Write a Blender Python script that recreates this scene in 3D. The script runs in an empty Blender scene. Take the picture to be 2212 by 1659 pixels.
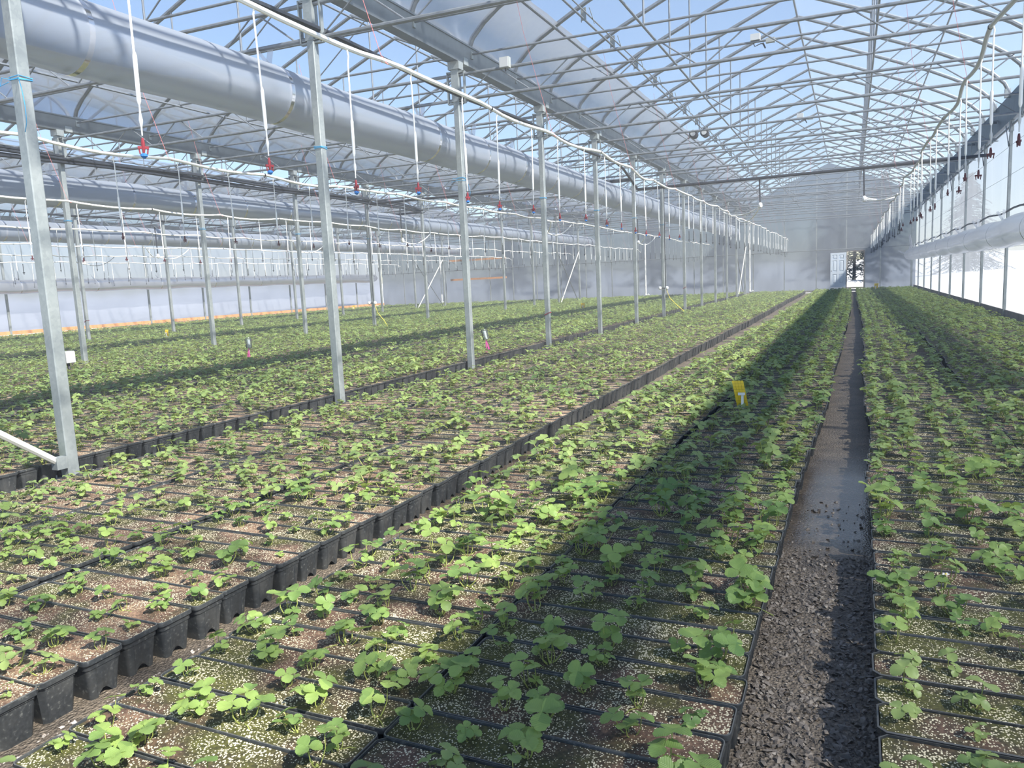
import bpy, math, random
import numpy as np
from mathutils import Matrix, Vector
rnd = random.Random(11)
rng = np.random.default_rng(5)
C = bpy.context.scene.collection
sc = bpy.context.scene

# ------------------------------------------------------------------ camera
cam_d = bpy.data.cameras.new('camera'); cam = bpy.data.objects.new('camera', cam_d); C.objects.link(cam); sc.camera = cam
CAM_H = 1.458; FPX = 1622.6
def cam_axes(yaw, pitch, roll):
    f = Vector((-math.sin(yaw)*math.cos(pitch), math.cos(yaw)*math.cos(pitch), -math.sin(pitch)))
    r = f.cross(Vector((0, 0, 1))).normalized(); u = r.cross(f)
    c, s = math.cos(roll), math.sin(roll)
    return c*r+s*u, -s*r+c*u, f
AX = cam_axes(0.4269, 0.1333, -0.0465)
m = Matrix.Identity(4)
for i in range(3):
    m[i][0] = AX[0][i]; m[i][1] = AX[1][i]; m[i][2] = -AX[2][i]
m.translation = Vector((0, 0, CAM_H)); cam.matrix_world = m
cam_d.sensor_width = 36; cam_d.lens = FPX/2212*36; cam_d.clip_start = 0.05; cam_d.clip_end = 1500
def to_px(x, y, z):
    d = Vector((x, y, z-CAM_H)); w = d.dot(AX[2])
    if w < 0.05: return None
    return (1106+FPX*d.dot(AX[0])/w, 829.5-FPX*d.dot(AX[1])/w, w)

# ------------------------------------------------------------------ sky, sun, exposure
SUN_DIR = Vector((1.0, -0.30, 1.10)).normalized()
world = bpy.data.worlds.new('world'); sc.world = world; world.use_nodes = True
wn = world.node_tree.nodes; wl = world.node_tree.links
bg = wn['Background']
sky = wn.new('ShaderNodeTexSky'); sky.sky_type = 'NISHITA'; sky.sun_disc = False
sky.sun_elevation = math.asin(SUN_DIR.z); sky.sun_rotation = math.atan2(SUN_DIR.x, SUN_DIR.y)
sky.air_density = 1.0; sky.dust_density = 0.3; sky.ozone_density = 2.2
wl.new(sky.outputs[0], bg.inputs[0]); bg.inputs[1].default_value = 0.125
sd = bpy.data.lights.new('sun', 'SUN'); sd.energy = 7.3; sd.angle = math.radians(1.4); sd.color = (1.0, 0.94, 0.83)
so = bpy.data.objects.new('sun', sd); C.objects.link(so); so.rotation_euler = SUN_DIR.to_track_quat('Z', 'Y').to_euler(); so.location = (20, -5, 30)
sc.view_settings.view_transform = 'Standard'; sc.view_settings.look = 'None'
sc.view_settings.exposure = 0.82; sc.view_settings.gamma = 1.0; sc.view_settings.use_curve_mapping = False
sc.cycles.transparent_max_bounces = 20; sc.cycles.max_bounces = 8; sc.cycles.sample_clamp_indirect = 6
sc.cycles.caustics_reflective = False; sc.cycles.caustics_refractive = False

# ------------------------------------------------------------------ building numbers
A = -5.92; W = 9.23; BAY = 3.66; END = 50.2
RX, BX, CX, DX = A+W, A-W, A-2*W, A-3*W
SK = 0.0385                                   # the frames stand very slightly skew to the gutters
def yat(y, x): return y+SK*(x-A)
NB = 11.37                                    # a girder position on row A
GZ = 5.05

# ------------------------------------------------------------------ helpers
def tag(o, label=None, cat=None, group=None, kind=None):
    if label: o['label'] = label
    if cat: o['category'] = cat
    if group: o['group'] = group
    if kind: o['kind'] = kind
    return o
def empty(name, loc=(0, 0, 0), rz=0.0):
    o = bpy.data.objects.new(name, None); o.location = loc; o.rotation_euler = (0, 0, rz); o.empty_display_size = .1
    C.objects.link(o); return o
def link(name, me, parent=None, loc=(0, 0, 0)):
    o = bpy.data.objects.new(name, me); C.objects.link(o); o.parent = parent; o.location = loc; return o
class MB:
    def __init__(s): s.v = []; s.f = []; s.mi = []; s.cur = 0; s.uv = {}
    def face(s, *ix): s.f.append(tuple(ix)); s.mi.append(s.cur)
    def tube(s, pts, r, n=8, cap=True, r2=None):
        pts = [Vector(p) for p in pts]; base = len(s.v); N = len(pts)
        up = None
        for i, p in enumerate(pts):
            t = (pts[min(i+1, N-1)]-pts[max(i-1, 0)]).normalized()
            if up is None:
                a = Vector((0, 0, 1)) if abs(t.z) < .9 else Vector((1, 0, 0))
                up = t.cross(a).normalized()
            up = (up-t*up.dot(t)).normalized(); w = t.cross(up)
            rr = r if r2 is None else r+(r2-r)*i/(N-1)
            for k in range(n):
                a = 2*math.pi*(k+.5)/n
                s.v.append(tuple(p+up*(rr*math.cos(a))+w*(rr*math.sin(a))))
        for i in range(N-1):
            for k in range(n):
                k2 = (k+1) % n
                s.face(base+i*n+k, base+i*n+k2, base+(i+1)*n+k2, base+(i+1)*n+k)
        if cap:
            s.face(*[base+k for k in range(n)][::-1]); s.face(*[base+(N-1)*n+k for k in range(n)])
        return s
    def box(s, c, d, M=None):
        b = len(s.v); c = Vector(c)
        for i in range(8):
            p = Vector(((i & 1)-.5, ((i >> 1) & 1)-.5, ((i >> 2) & 1)-.5)); p = Vector((p.x*d[0], p.y*d[1], p.z*d[2]))
            if M: p = M @ p
            s.v.append(tuple(c+p))
        for q in ((0, 2, 3, 1), (4, 5, 7, 6), (0, 1, 5, 4), (2, 6, 7, 3), (0, 4, 6, 2), (1, 3, 7, 5)): s.face(*[b+k for k in q])
        return s
    def lathe(s, prof, n=12, c=(0, 0, 0)):
        b = len(s.v)
        for (r, z) in prof:
            for k in range(n):
                a = 2*math.pi*k/n; s.v.append((c[0]+r*math.cos(a), c[1]+r*math.sin(a), c[2]+z))
        for i in range(len(prof)-1):
            for k in range(n):
                k2 = (k+1) % n; s.face(b+i*n+k, b+i*n+k2, b+(i+1)*n+k2, b+(i+1)*n+k)
        s.face(*[b+k for k in range(n)][::-1]); s.face(*[b+(len(prof)-1)*n+k for k in range(n)])
        return s
    def prism_y(s, prof, y0, y1, closed=True):
        b = len(s.v); n = len(prof)
        for y in (y0, y1):
            for (x, z) in prof: s.v.append((x, y, z))
        for k in range(n if closed else n-1):
            k2 = (k+1) % n; s.face(b+k, b+k2, b+n+k2, b+n+k)
        if closed: s.face(*[b+k for k in range(n)]); s.face(*[b+n+k for k in range(n)][::-1])
        return s
    def mesh(s, name, mats, smooth=True, angle=40):
        me = bpy.data.meshes.new(name); me.from_pydata(s.v, [], s.f)
        if not isinstance(mats, (list, tuple)): mats = [mats]
        for mm in mats: me.materials.append(mm)
        if len(mats) > 1: me.polygons.foreach_set('material_index', s.mi)
        if smooth:
            me.polygons.foreach_set('use_smooth', [True]*len(s.f))
            try: me.set_sharp_from_angle(angle=math.radians(angle))
            except Exception: pass
        me.update(); return me
    def build(s, name, mats, parent=None, loc=(0, 0, 0), smooth=True):
        return link(name, s.mesh(name, mats, smooth), parent, loc)
def copy_tree(o, parent=None):
    c = o.copy(); C.objects.link(c)
    if parent is not None: c.parent = parent
    for ch in list(o.children): copy_tree(ch, c)
    return c
def nth(i):
    if i < 10: return ['first', 'second', 'third', 'fourth', 'fifth', 'sixth', 'seventh', 'eighth', 'ninth', 'tenth'][i]
    n = i+1; suf = 'th' if 10 <= n % 100 <= 20 else {1: 'st', 2: 'nd', 3: 'rd'}.get(n % 10, 'th')
    return '%d%s' % (n, suf)

# ------------------------------------------------------------------ materials
def new_mat(name):
    mt = bpy.data.materials.new(name); mt.use_nodes = True
    nt = mt.node_tree; nt.nodes.clear(); out = nt.nodes.new('ShaderNodeOutputMaterial')
    return mt, nt, out
def N(nt, t, **kw):
    n = nt.nodes.new('ShaderNode'+t)
    for k, v in kw.items():
        if k.startswith('i_'):
            key = k[2:]; key = int(key) if key.isdigit() else key.replace('_', ' ')
            n.inputs[key].default_value = v
        else: setattr(n, k, v)
    return n
def ramp(nt, fac, stops):
    r = nt.nodes.new('ShaderNodeValToRGB'); e = r.color_ramp.elements
    while len(e) < len(stops): e.new(.5)
    for k, (p, c) in enumerate(stops):
        e[k].position = p; e[k].color = (*c, 1) if len(c) == 3 else c
    nt.links.new(fac, r.inputs[0]); return r
def g(v): return (v, v, v)
def simple(name, col, rough=.5, metal=0.0, noise=0.0, nscale=8.0, bump=0.0, spec=.5):
    mt, nt, out = new_mat(name); p = N(nt, 'BsdfPrincipled'); L = nt.links.new
    p.inputs['Base Color'].default_value = (*col, 1); p.inputs['Roughness'].default_value = rough; p.inputs['Metallic'].default_value = metal
    p.inputs['Specular IOR Level'].default_value = spec
    if noise or bump:
        geo = N(nt, 'NewGeometry'); nz = N(nt, 'TexNoise'); nz.inputs['Scale'].default_value = nscale; nz.inputs['Detail'].default_value = 4
        L(geo.outputs['Position'], nz.inputs['Vector'])
        if noise:
            lo = tuple(max(0, c*(1-noise)) for c in col); hi = tuple(min(1, c*(1+noise)) for c in col)
            r = ramp(nt, nz.outputs['Fac'], [(.3, lo), (.7, hi)]); L(r.outputs[0], p.inputs['Base Color'])
        if bump:
            b = N(nt, 'Bump'); b.inputs['Strength'].default_value = bump; b.inputs['Distance'].default_value = .01
            L(nz.outputs['Fac'], b.inputs['Height']); L(b.outputs[0], p.inputs['Normal'])
    L(p.outputs[0], out.inputs[0]); return mt
def film(name, milky, tint=(.95, .96, .98), col=(.8, .83, .88), facing=.3, streak=.1, sscale=(1, 1, 1), gloss=.5, trans=.7, nsc=1.0, rough=.2, bump=0.0, blur=0):
    """Plastic sheet: clear share + milky share (part scattered back, part through) + surface gloss."""
    mt, nt, out = new_mat(name); L = nt.links.new
    geo = N(nt, 'NewGeometry'); mp = N(nt, 'Mapping'); mp.inputs['Scale'].default_value = sscale
    L(geo.outputs['Position'], mp.inputs['Vector'])
    nz = N(nt, 'TexNoise'); nz.inputs['Scale'].default_value = nsc; nz.inputs['Detail'].default_value = 5; nz.inputs['Distortion'].default_value = .6
    L(mp.outputs[0], nz.inputs['Vector'])
    tr = N(nt, 'BsdfRefraction' if blur else 'BsdfTransparent'); tr.inputs['Color'].default_value = (*tint, 1)
    if blur: tr.inputs['IOR'].default_value = 1.07; tr.inputs['Roughness'].default_value = blur
    df = N(nt, 'BsdfDiffuse'); df.inputs[0].default_value = (*col, 1)
    tl = N(nt, 'BsdfTranslucent'); tl.inputs[0].default_value = (*col, 1)
    mx = N(nt, 'MixShader'); mx.inputs[0].default_value = trans; L(df.outputs[0], mx.inputs[1]); L(tl.outputs[0], mx.inputs[2])
    lw = N(nt, 'LayerWeight'); lw.inputs[0].default_value = .35
    m1 = N(nt, 'Math', operation='MULTIPLY'); L(lw.outputs['Facing'], m1.inputs[0]); m1.inputs[1].default_value = facing
    m2 = N(nt, 'Math', operation='MULTIPLY_ADD'); L(nz.outputs['Fac'], m2.inputs[0]); m2.inputs[1].default_value = streak*2; m2.inputs[2].default_value = milky-streak
    m3 = N(nt, 'Math', operation='ADD', use_clamp=True); L(m1.outputs[0], m3.inputs[0]); L(m2.outputs[0], m3.inputs[1])
    m4 = N(nt, 'MixShader'); L(m3.outputs[0], m4.inputs[0]); L(tr.outputs[0], m4.inputs[1]); L(mx.outputs[0], m4.inputs[2])
    gl = N(nt, 'BsdfGlossy'); gl.inputs['Roughness'].default_value = rough
    if bump:
        b = N(nt, 'Bump'); b.inputs['Strength'].default_value = bump; b.inputs['Distance'].default_value = .05
        L(nz.outputs['Fac'], b.inputs['Height']); L(b.outputs[0], gl.inputs['Normal'])
    fr = N(nt, 'Fresnel'); fr.inputs[0].default_value = 1.42
    m5 = N(nt, 'Math', operation='MULTIPLY', use_clamp=True); L(fr.outputs[0], m5.inputs[0]); m5.inputs[1].default_value = gloss
    m6 = N(nt, 'MixShader'); L(m5.outputs[0], m6.inputs[0]); L(m4.outputs[0], m6.inputs[1]); L(gl.outputs[0], m6.inputs[2])
    L(m6.outputs[0], out.inputs[0]); return mt

M = {}
M['film_roof'] = film('film_roof', .055, (.92, .945, .98), (.66, .72, .82), .12, .035, (1, .25, 1), .35, .6, 1.2)
M['film_vent'] = film('film_vent', .55, (.9, .92, .95), (.60, .62, .66), .2, .22, (1, .8, 1), .3, .65, 1.6)
M['film_end'] = film('film_end', .78, (.50, .55, .62), (.15, .17, .205), .12, .12, (.9, 1, .5), .35, .6, 1.1, bump=.3, blur=.42)
M['film_left'] = film('film_left', .70, (.66, .70, .78), (.40, .42, .48), .15, .12, (1, .35, 1), .25, .75, .8, blur=.3)
M['film_right'] = film('film_right', .52, (.80, .84, .90), (.40, .43, .48), .1, .12, (1, .9, .25), .2, .62, 1.2)
M['duct'] = film('duct', .76, (.80, .85, .92), (.44, .49, .575), .2, .05, (1, .15, 1), .32, .45, 1.0, rough=.3)
M['duct_light'] = film('duct_light', .62, (.88, .90, .93), (.66, .68, .72), .2, .08, (1, .3, 1), .5, .8, 1.0, rough=.2)
M['strap'] = film('strap', .55, (.95, .96, 1), (.92, .93, .96), .1, .02, gloss=.9, rough=.15)
def galv():
    mt, nt, out = new_mat('galvanised_steel'); L = nt.links.new; p = N(nt, 'BsdfPrincipled')
    geo = N(nt, 'NewGeometry'); v = N(nt, 'TexVoronoi'); v.inputs['Scale'].default_value = 38; L(geo.outputs['Position'], v.inputs['Vector'])
    nz = N(nt, 'TexNoise'); nz.inputs['Scale'].default_value = 3; nz.inputs['Detail'].default_value = 5; L(geo.outputs['Position'], nz.inputs['Vector'])
    mxx = N(nt, 'Math', operation='MULTIPLY_ADD'); L(v.outputs['Color'], mxx.inputs[0]); mxx.inputs[1].default_value = .22; L(nz.outputs['Fac'], mxx.inputs[2])
    r = ramp(nt, mxx.outputs[0], [(.35, (.24, .27, .28)), (.8, (.38, .41, .41))]); L(r.outputs[0], p.inputs['Base Color'])
    p.inputs['Metallic'].default_value = .45; p.inputs['Roughness'].default_value = .48
    L(p.outputs[0], out.inputs[0]); return mt
M['galv'] = galv()
M['tube_steel'] = simple('tube_steel', (.215, .235, .26), .40, .4, .15, 14)
M['gutter_steel'] = simple('gutter_steel', (.17, .195, .22), .5, .4, .12, 5)
M['pvc'] = simple('white_pvc', (.86, .87, .86), .35, 0, .05, 5)
M['pvc_grey'] = simple('grey_pvc', (.52, .54, .55), .5)
M['red'] = simple('red_plastic', (.22, .02, .03), .4); M['blue'] = simple('blue_plastic', (.03, .17, .5), .4)
M['black'] = simple('black_pipe', (.022, .026, .035), .45, 0, .3, 9); M['dark'] = simple('dark_plastic', (.03, .03, .035), .5)
M['rope_blue'] = simple('blue_rope', (.05, .33, .62), .7); M['string_pink'] = simple('pink_string', (.62, .2, .2), .8)
M['pink'] = simple('pink_ribbon', (.85, .09, .42), .6); M['yellow_hose'] = simple('yellow_hose', (.75, .62, .06), .5)
M['yellow'] = simple('yellow_card', (.82, .58, .02), .55); M['yellow_line'] = simple('yellow_card_lines', (.42, .3, .02), .6)
M['white_tag'] = simple('white_plastic', (.75, .78, .78), .4)
M['box_grey'] = simple('grey_box', (.33, .35, .345), .5, 0, .05, 20)
M['door_paint'] = simple('door_paint', (.62, .70, .80), .45, 0, .04, 3)
M['wood'] = simple('wood', (.40, .32, .27), .7, 0, .2, 12); M['wood_orange'] = simple('wood_orange', (.62, .30, .13), .7, 0, .15, 6)
M['board_grey'] = simple('board_grey', (.27, .25, .24), .8, 0, .2, 4)
M['metal_white'] = simple('painted_brace', (.72, .72, .66), .5, .2, .1, 6)
M['snow'] = simple('snow', (.80, .82, .86), .8, 0, .04, .3)
M['bark'] = simple('bark', (.03, .024, .02), .9, 0, .3, 8); M['needles'] = simple('needles', (.008, .013, .009), .95, 0, .4, 3)
M['glass_clear'] = film('clear_bottle', .12, (.85, .88, .88), (.6, .65, .65), .25, .03, gloss=1.0, rough=.08)
def pot_mat():
    mt, nt, out = new_mat('black_trough_plastic'); L = nt.links.new; p = N(nt, 'BsdfPrincipled')
    geo = N(nt, 'NewGeometry'); nz = N(nt, 'TexNoise'); nz.inputs['Scale'].default_value = 70; nz.inputs['Detail'].default_value = 4; L(geo.outputs['Position'], nz.inputs['Vector'])
    n2 = N(nt, 'TexNoise'); n2.inputs['Scale'].default_value = 6; n2.inputs['Detail'].default_value = 3; L(geo.outputs['Position'], n2.inputs['Vector'])
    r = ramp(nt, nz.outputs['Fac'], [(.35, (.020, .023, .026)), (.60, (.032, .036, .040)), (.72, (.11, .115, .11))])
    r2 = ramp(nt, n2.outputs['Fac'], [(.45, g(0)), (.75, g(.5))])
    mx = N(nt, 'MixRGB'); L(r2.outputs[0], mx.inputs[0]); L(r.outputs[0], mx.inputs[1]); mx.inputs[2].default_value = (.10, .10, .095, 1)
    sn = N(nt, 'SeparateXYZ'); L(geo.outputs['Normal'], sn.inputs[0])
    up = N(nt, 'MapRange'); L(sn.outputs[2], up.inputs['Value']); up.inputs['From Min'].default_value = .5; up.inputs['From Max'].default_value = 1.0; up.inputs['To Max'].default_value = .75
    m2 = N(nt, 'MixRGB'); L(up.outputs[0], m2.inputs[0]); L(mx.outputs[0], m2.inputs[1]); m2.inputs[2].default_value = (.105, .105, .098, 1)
    L(m2.outputs[0], p.inputs['Base Color']); p.inputs['Roughness'].default_value = .42
    b = N(nt, 'Bump'); b.inputs['Strength'].default_value = .15; b.inputs['Distance'].default_value = .003; L(nz.outputs['Fac'], b.inputs['Height']); L(b.outputs[0], p.inputs['Normal'])
    L(p.outputs[0], out.inputs[0]); return mt
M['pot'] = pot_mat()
def soil_mat():
    mt, nt, out = new_mat('potting_mix'); L = nt.links.new; p = N(nt, 'BsdfPrincipled')
    geo = N(nt, 'NewGeometry'); P = geo.outputs['Position']
    n1 = N(nt, 'TexNoise'); n1.inputs['Scale'].default_value = 3.2; n1.inputs['Detail'].default_value = 4; L(P, n1.inputs['Vector'])
    xs = N(nt, 'SeparateXYZ'); L(P, xs.inputs[0])
    bm = N(nt, 'MapRange'); L(xs.outputs[0], bm.inputs['Value']); bm.inputs['From Min'].default_value = -2.4; bm.inputs['From Max'].default_value = -2.6; bm.inputs['To Min'].default_value = -.01; bm.inputs['To Max'].default_value = .085
    fa = N(nt, 'Math', operation='ADD'); L(n1.outputs['Fac'], fa.inputs[0]); L(bm.outputs[0], fa.inputs[1])
    base = ramp(nt, fa.outputs[0], [(.44, (.062, .062, .012)), (.52, (.050, .040, .016)), (.60, (.092, .052, .034)), (.74, (.20, .125, .080))])
    n2 = N(nt, 'TexNoise'); n2.inputs['Scale'].default_value = 90; n2.inputs['Detail'].default_value = 3; L(P, n2.inputs['Vector'])
    dk = ramp(nt, n2.outputs['Fac'], [(.35, g(.55)), (.65, g(1.35))])
    mu = N(nt, 'MixRGB', blend_type='MULTIPLY'); mu.inputs[0].default_value = 1; L(base.outputs[0], mu.inputs[1]); L(dk.outputs[0], mu.inputs[2])
    v = N(nt, 'TexVoronoi'); v.inputs['Scale'].default_value = 150; v.inputs['Randomness'].default_value = 1; L(P, v.inputs['Vector'])
    n3 = N(nt, 'TexNoise'); n3.inputs['Scale'].default_value = 7; n3.inputs['Detail'].default_value = 2; L(P, n3.inputs['Vector'])
    th = N(nt, 'MapRange'); L(n3.outputs['Fac'], th.inputs['Value']); th.inputs['From Min'].default_value = .3; th.inputs['From Max'].default_value = .7; th.inputs['To Min'].default_value = .22; th.inputs['To Max'].default_value = .52
    lt = N(nt, 'Math', operation='LESS_THAN'); L(v.outputs['Distance'], lt.inputs[0])
    # only some cells carry a perlite grain
    sel = N(nt, 'SeparateColor'); L(v.outputs['Color'], sel.inputs[0])
    s2 = N(nt, 'Math', operation='LESS_THAN'); L(sel.outputs[0], s2.inputs[0]); s2.inputs[1].default_value = .62
    L(th.outputs[0], lt.inputs[1])
    an = N(nt, 'Math', operation='MULTIPLY'); L(lt.outputs[0], an.inputs[0]); L(s2.outputs[0], an.inputs[1])
    mx = N(nt, 'MixRGB'); L(an.outputs[0], mx.inputs[0]); L(mu.outputs[0], mx.inputs[1]); mx.inputs[2].default_value = (.60, .54, .38, 1)
    L(mx.outputs[0], p.inputs['Base Color']); p.inputs['Roughness'].default_value = .85
    ad = N(nt, 'Math', operation='MULTIPLY_ADD'); L(an.outputs[0], ad.inputs[0]); ad.inputs[1].default_value = .6; L(n2.outputs['Fac'], ad.inputs[2])
    b = N(nt, 'Bump'); b.inputs['Strength'].default_value = .6; b.inputs['Distance'].default_value = .004; L(ad.outputs[0], b.inputs['Height']); L(b.outputs[0], p.inputs['Normal'])
    L(p.outputs[0], out.inputs[0]); return mt
M['soil'] = soil_mat()
def leaf_mat(name, c0, c1, veins=True):
    mt, nt, out = new_mat(name); L = nt.links.new
    geo = N(nt, 'NewGeometry'); n1 = N(nt, 'TexNoise'); n1.inputs['Scale'].default_value = 1.1; n1.inputs['Detail'].default_value = 2; L(geo.outputs['Position'], n1.inputs['Vector'])
    n2 = N(nt, 'TexWhiteNoise', noise_dimensions='3D'); sn = N(nt, 'Vector'+'Math', operation='SNAP'); L(geo.outputs['Position'], sn.inputs[0]); sn.inputs[1].default_value = (.11, .11, .5)
    L(sn.outputs[0], n2.inputs['Vector'])
    ad = N(nt, 'Math', operation='MULTIPLY_ADD'); L(n2.outputs['Value'], ad.inputs[0]); ad.inputs[1].default_value = .5; L(n1.outputs['Fac'], ad.inputs[2])
    r = ramp(nt, ad.outputs[0], [(.35, c0), (1.0, c1)])
    col = r.outputs[0]
    p = N(nt, 'BsdfPrincipled'); p.inputs['Roughness'].default_value = .42; p.inputs['Specular IOR Level'].default_value = .35
    if veins:
        uv = N(nt, 'UVMap', uv_map='uv'); sp = N(nt, 'SeparateXYZ'); L(uv.outputs[0], sp.inputs[0])
        ab = N(nt, 'Math', operation='ABSOLUTE'); L(sp.outputs[0], ab.inputs[0])
        k = N(nt, 'Math', operation='MULTIPLY_ADD'); L(ab.outputs[0], k.inputs[0]); k.inputs[1].default_value = -.55; L(sp.outputs[1], k.inputs[2])
        si = N(nt, 'Math', operation='MULTIPLY'); L(k.outputs[0], si.inputs[0]); si.inputs[1].default_value = 58
        s2 = N(nt, 'Math', operation='SINE'); L(si.outputs[0], s2.inputs[0])
        b = N(nt, 'Bump'); b.inputs['Strength'].default_value = .22; b.inputs['Distance'].default_value = .0012; L(s2.outputs[0], b.inputs['Height']); L(b.outputs[0], p.inputs['Normal'])
        r3 = ramp(nt, s2.outputs[0], [(.88, g(1)), (1.0, (1.12, 1.1, 1.12))])
        mu = N(nt, 'MixRGB', blend_type='MULTIPLY'); mu.inputs[0].default_value = 1; L(col, mu.inputs[1]); L(r3.outputs[0], mu.inputs[2]); col = mu.outputs[0]
    L(col, p.inputs['Base Color'])
    hs = N(nt, 'HueSaturation'); hs.inputs['Hue'].default_value = .47; hs.inputs['Saturation'].default_value = 1.1; hs.inputs['Value'].default_value = 1.5; L(col, hs.inputs['Color'])
    tl = N(nt, 'BsdfTranslucent'); L(hs.outputs[0], tl.inputs[0])
    mx = N(nt, 'MixShader'); mx.inputs[0].default_value = .32; L(p.outputs[0], mx.inputs[1]); L(tl.outputs[0], mx.inputs[2])
    L(mx.outputs[0], out.inputs[0]); return mt
M['leaf'] = leaf_mat('strawberry_leaf', (.105, .20, .062), (.28, .39, .11))
M['leaf_far'] = leaf_mat('strawberry_leaf_far', (.115, .195, .068), (.29, .38, .13), False)
M['stem'] = simple('stem', (.30, .34, .09), .5, 0, .25, 20); M['crown'] = simple('crown', (.20, .12, .06), .8, 0, .3, 60)
def floor_mat():
    mt, nt, out = new_mat('wet_gravel_ground'); L = nt.links.new; p = N(nt, 'BsdfPrincipled')
    geo = N(nt, 'NewGeometry'); P = geo.outputs['Position']; sx = N(nt, 'SeparateXYZ'); L(P, sx.inputs[0])
    v = N(nt, 'TexVoronoi'); v.inputs['Scale'].default_value = 90; L(P, v.inputs['Vector'])
    n = N(nt, 'TexNoise'); n.inputs['Scale'].default_value = 5; n.inputs['Detail'].default_value = 6; L(P, n.inputs['Vector'])
    n2 = N(nt, 'TexNoise'); n2.inputs['Scale'].default_value = 60; n2.inputs['Detail'].default_value = 4; L(P, n2.inputs['Vector'])
    r = ramp(nt, n.outputs['Fac'], [(.3, (.095, .078, .062)), (.6, (.165, .132, .098)), (.8, (.22, .18, .135))])
    gr = ramp(nt, n2.outputs['Fac'], [(.35, g(.6)), (.62, g(1.1)), (.72, g(2.2))])
    mu = N(nt, 'MixRGB', blend_type='MULTIPLY'); mu.inputs[0].default_value = 1; L(r.outputs[0], mu.inputs[1]); L(gr.outputs[0], mu.inputs[2])
    # puddles of standing water in the two aisles
    n3 = N(nt, 'TexNoise'); n3.inputs['Scale'].default_value = .75; n3.inputs['Detail'].default_value = 3; n3.inputs['Distortion'].default_value = .4
    mp = N(nt, 'Mapping'); mp.inputs['Location'].default_value = (.3, .35, 0); mp.inputs['Scale'].default_value = (1.6, .7, 1); L(P, mp.inputs['Vector']); L(mp.outputs[0], n3.inputs['Vector'])
    wet = ramp(nt, n3.outputs['Fac'], [(.36, g(0)), (.46, g(1))])
    ya = N(nt, 'MapRange'); L(sx.outputs[1], ya.inputs['Value']); ya.inputs['From Min'].default_value = 3.5; ya.inputs['From Max'].default_value = 4.3
    yb_ = N(nt, 'MapRange'); L(sx.outputs[1], yb_.inputs['Value']); yb_.inputs['From Min'].default_value = 6.6; yb_.inputs['From Max'].default_value = 5.6
    ym = N(nt, 'Math', operation='MULTIPLY'); L(ya.outputs[0], ym.inputs[0]); L(yb_.outputs[0], ym.inputs[1])
    wm = N(nt, 'Math', operation='MULTIPLY'); L(ym.outputs[0], wm.inputs[0]); L(wet.outputs[0], wm.inputs[1]); wet = wm
    rr = N(nt, 'MapRange'); L(wet.outputs[0], rr.inputs['Value']); rr.inputs['To Min'].default_value = .62; rr.inputs['To Max'].default_value = .16; L(rr.outputs[0], p.inputs['Roughness'])
    dk = N(nt, 'MixRGB', blend_type='MULTIPLY'); L(wet.outputs[0], dk.inputs[0]); L(mu.outputs[0], dk.inputs[1]); dk.inputs[2].default_value = (.6, .6, .62, 1)
    L(dk.outputs[0], p.inputs['Base Color'])
    bs = N(nt, 'MapRange'); L(wet.outputs[0], bs.inputs['Value']); bs.inputs['To Min'].default_value = .8; bs.inputs['To Max'].default_value = .12
    ad = N(nt, 'Math', operation='ADD'); L(v.outputs['Distance'], ad.inputs[0]); L(n2.outputs['Fac'], ad.inputs[1])
    b = N(nt, 'Bump'); b.inputs['Distance'].default_value = .012; L(bs.outputs[0], b.inputs['Strength']); L(ad.outputs[0], b.inputs['Height']); L(b.outputs[0], p.inputs['Normal'])
    L(p.outputs[0], out.inputs[0]); return mt
M['floor'] = floor_mat()
M['stone'] = simple('gravel_stone', (.15, .126, .104), .5, 0, .55, 25)
M['pebble'] = simple('pale_pebble', (.42, .37, .33), .7, 0, .3, 30)

# ------------------------------------------------------------------ arch profile (u from ridge line, z)
PROF = [(4.61, 5.20), (4.47, 5.50), (4.25, 5.72), (4.0, 5.90), (3.6, 6.12), (3.1, 6.38), (2.6, 6.60), (2.0, 6.86), (1.0, 7.28), (0.0, 7.70)]
def arch_z(u):
    u = abs(u)
    for (a, za), (b, zb) in zip(PROF, PROF[1:]):
        if b <= u <= a: return za+(zb-za)*(a-u)/(a-b)
    return 5.2
full = [(u, z) for u, z in PROF]+[(-u, z) for u, z in PROF[-2::-1]]
BAYS = [('right-hand', (RX+A)/2), ('second', (A+BX)/2), ('third', (BX+CX)/2), ('far left', (CX+DX)/2)]
BAYN = ['nearest roof bay', 'second roof bay', 'third roof bay', 'farthest roof bay']

# ------------------------------------------------------------------ setting
mb = MB(); mb.v = [(DX-.3, -3, 0), (RX+.3, -3, 0), (RX+.3, END+.2, 0), (DX-.3, END+.2, 0)]; mb.face(0, 1, 2, 3)
tag(mb.build('floor', M['floor'], smooth=False), kind='structure')
# roof sheets: one arched sheet a bay
mb = MB()
for nm, cx in BAYS:
    ys = np.linspace(-1.5, END, 36); b = len(mb.v)
    for y in ys:
        for (u, z) in full: mb.v.append((cx+u*1.0, y, z+.035))
    n = len(full)
    for i in range(len(ys)-1):
        for k in range(n-1): mb.face(b+i*n+k, b+i*n+k+1, b+(i+1)*n+k+1, b+(i+1)*n+k)
tag(mb.build('ceiling', M['film_roof']), kind='structure')
def sheet_x(name, x, y0, y1, z0, z1, mat, wob=.015, nz=14, ny=150):
    mb = MB()
    for j in range(nz+1):
        for i in range(ny+1):
            y = y0+(y1-y0)*i/ny; z = z0+(z1-z0)*j/nz
            ph = (y % 3.66)/3.66
            mb.v.append((x+wob*math.sin(y*9.1+z*1.3)*.5+wob*math.sin(y*3.7-z*2.1), y, z))
    for j in range(nz):
        for i in range(ny):
            a = j*(ny+1)+i; mb.face(a, a+1, a+ny+2, a+ny+1)
    return tag(mb.build(name, mat), kind='structure')
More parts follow.
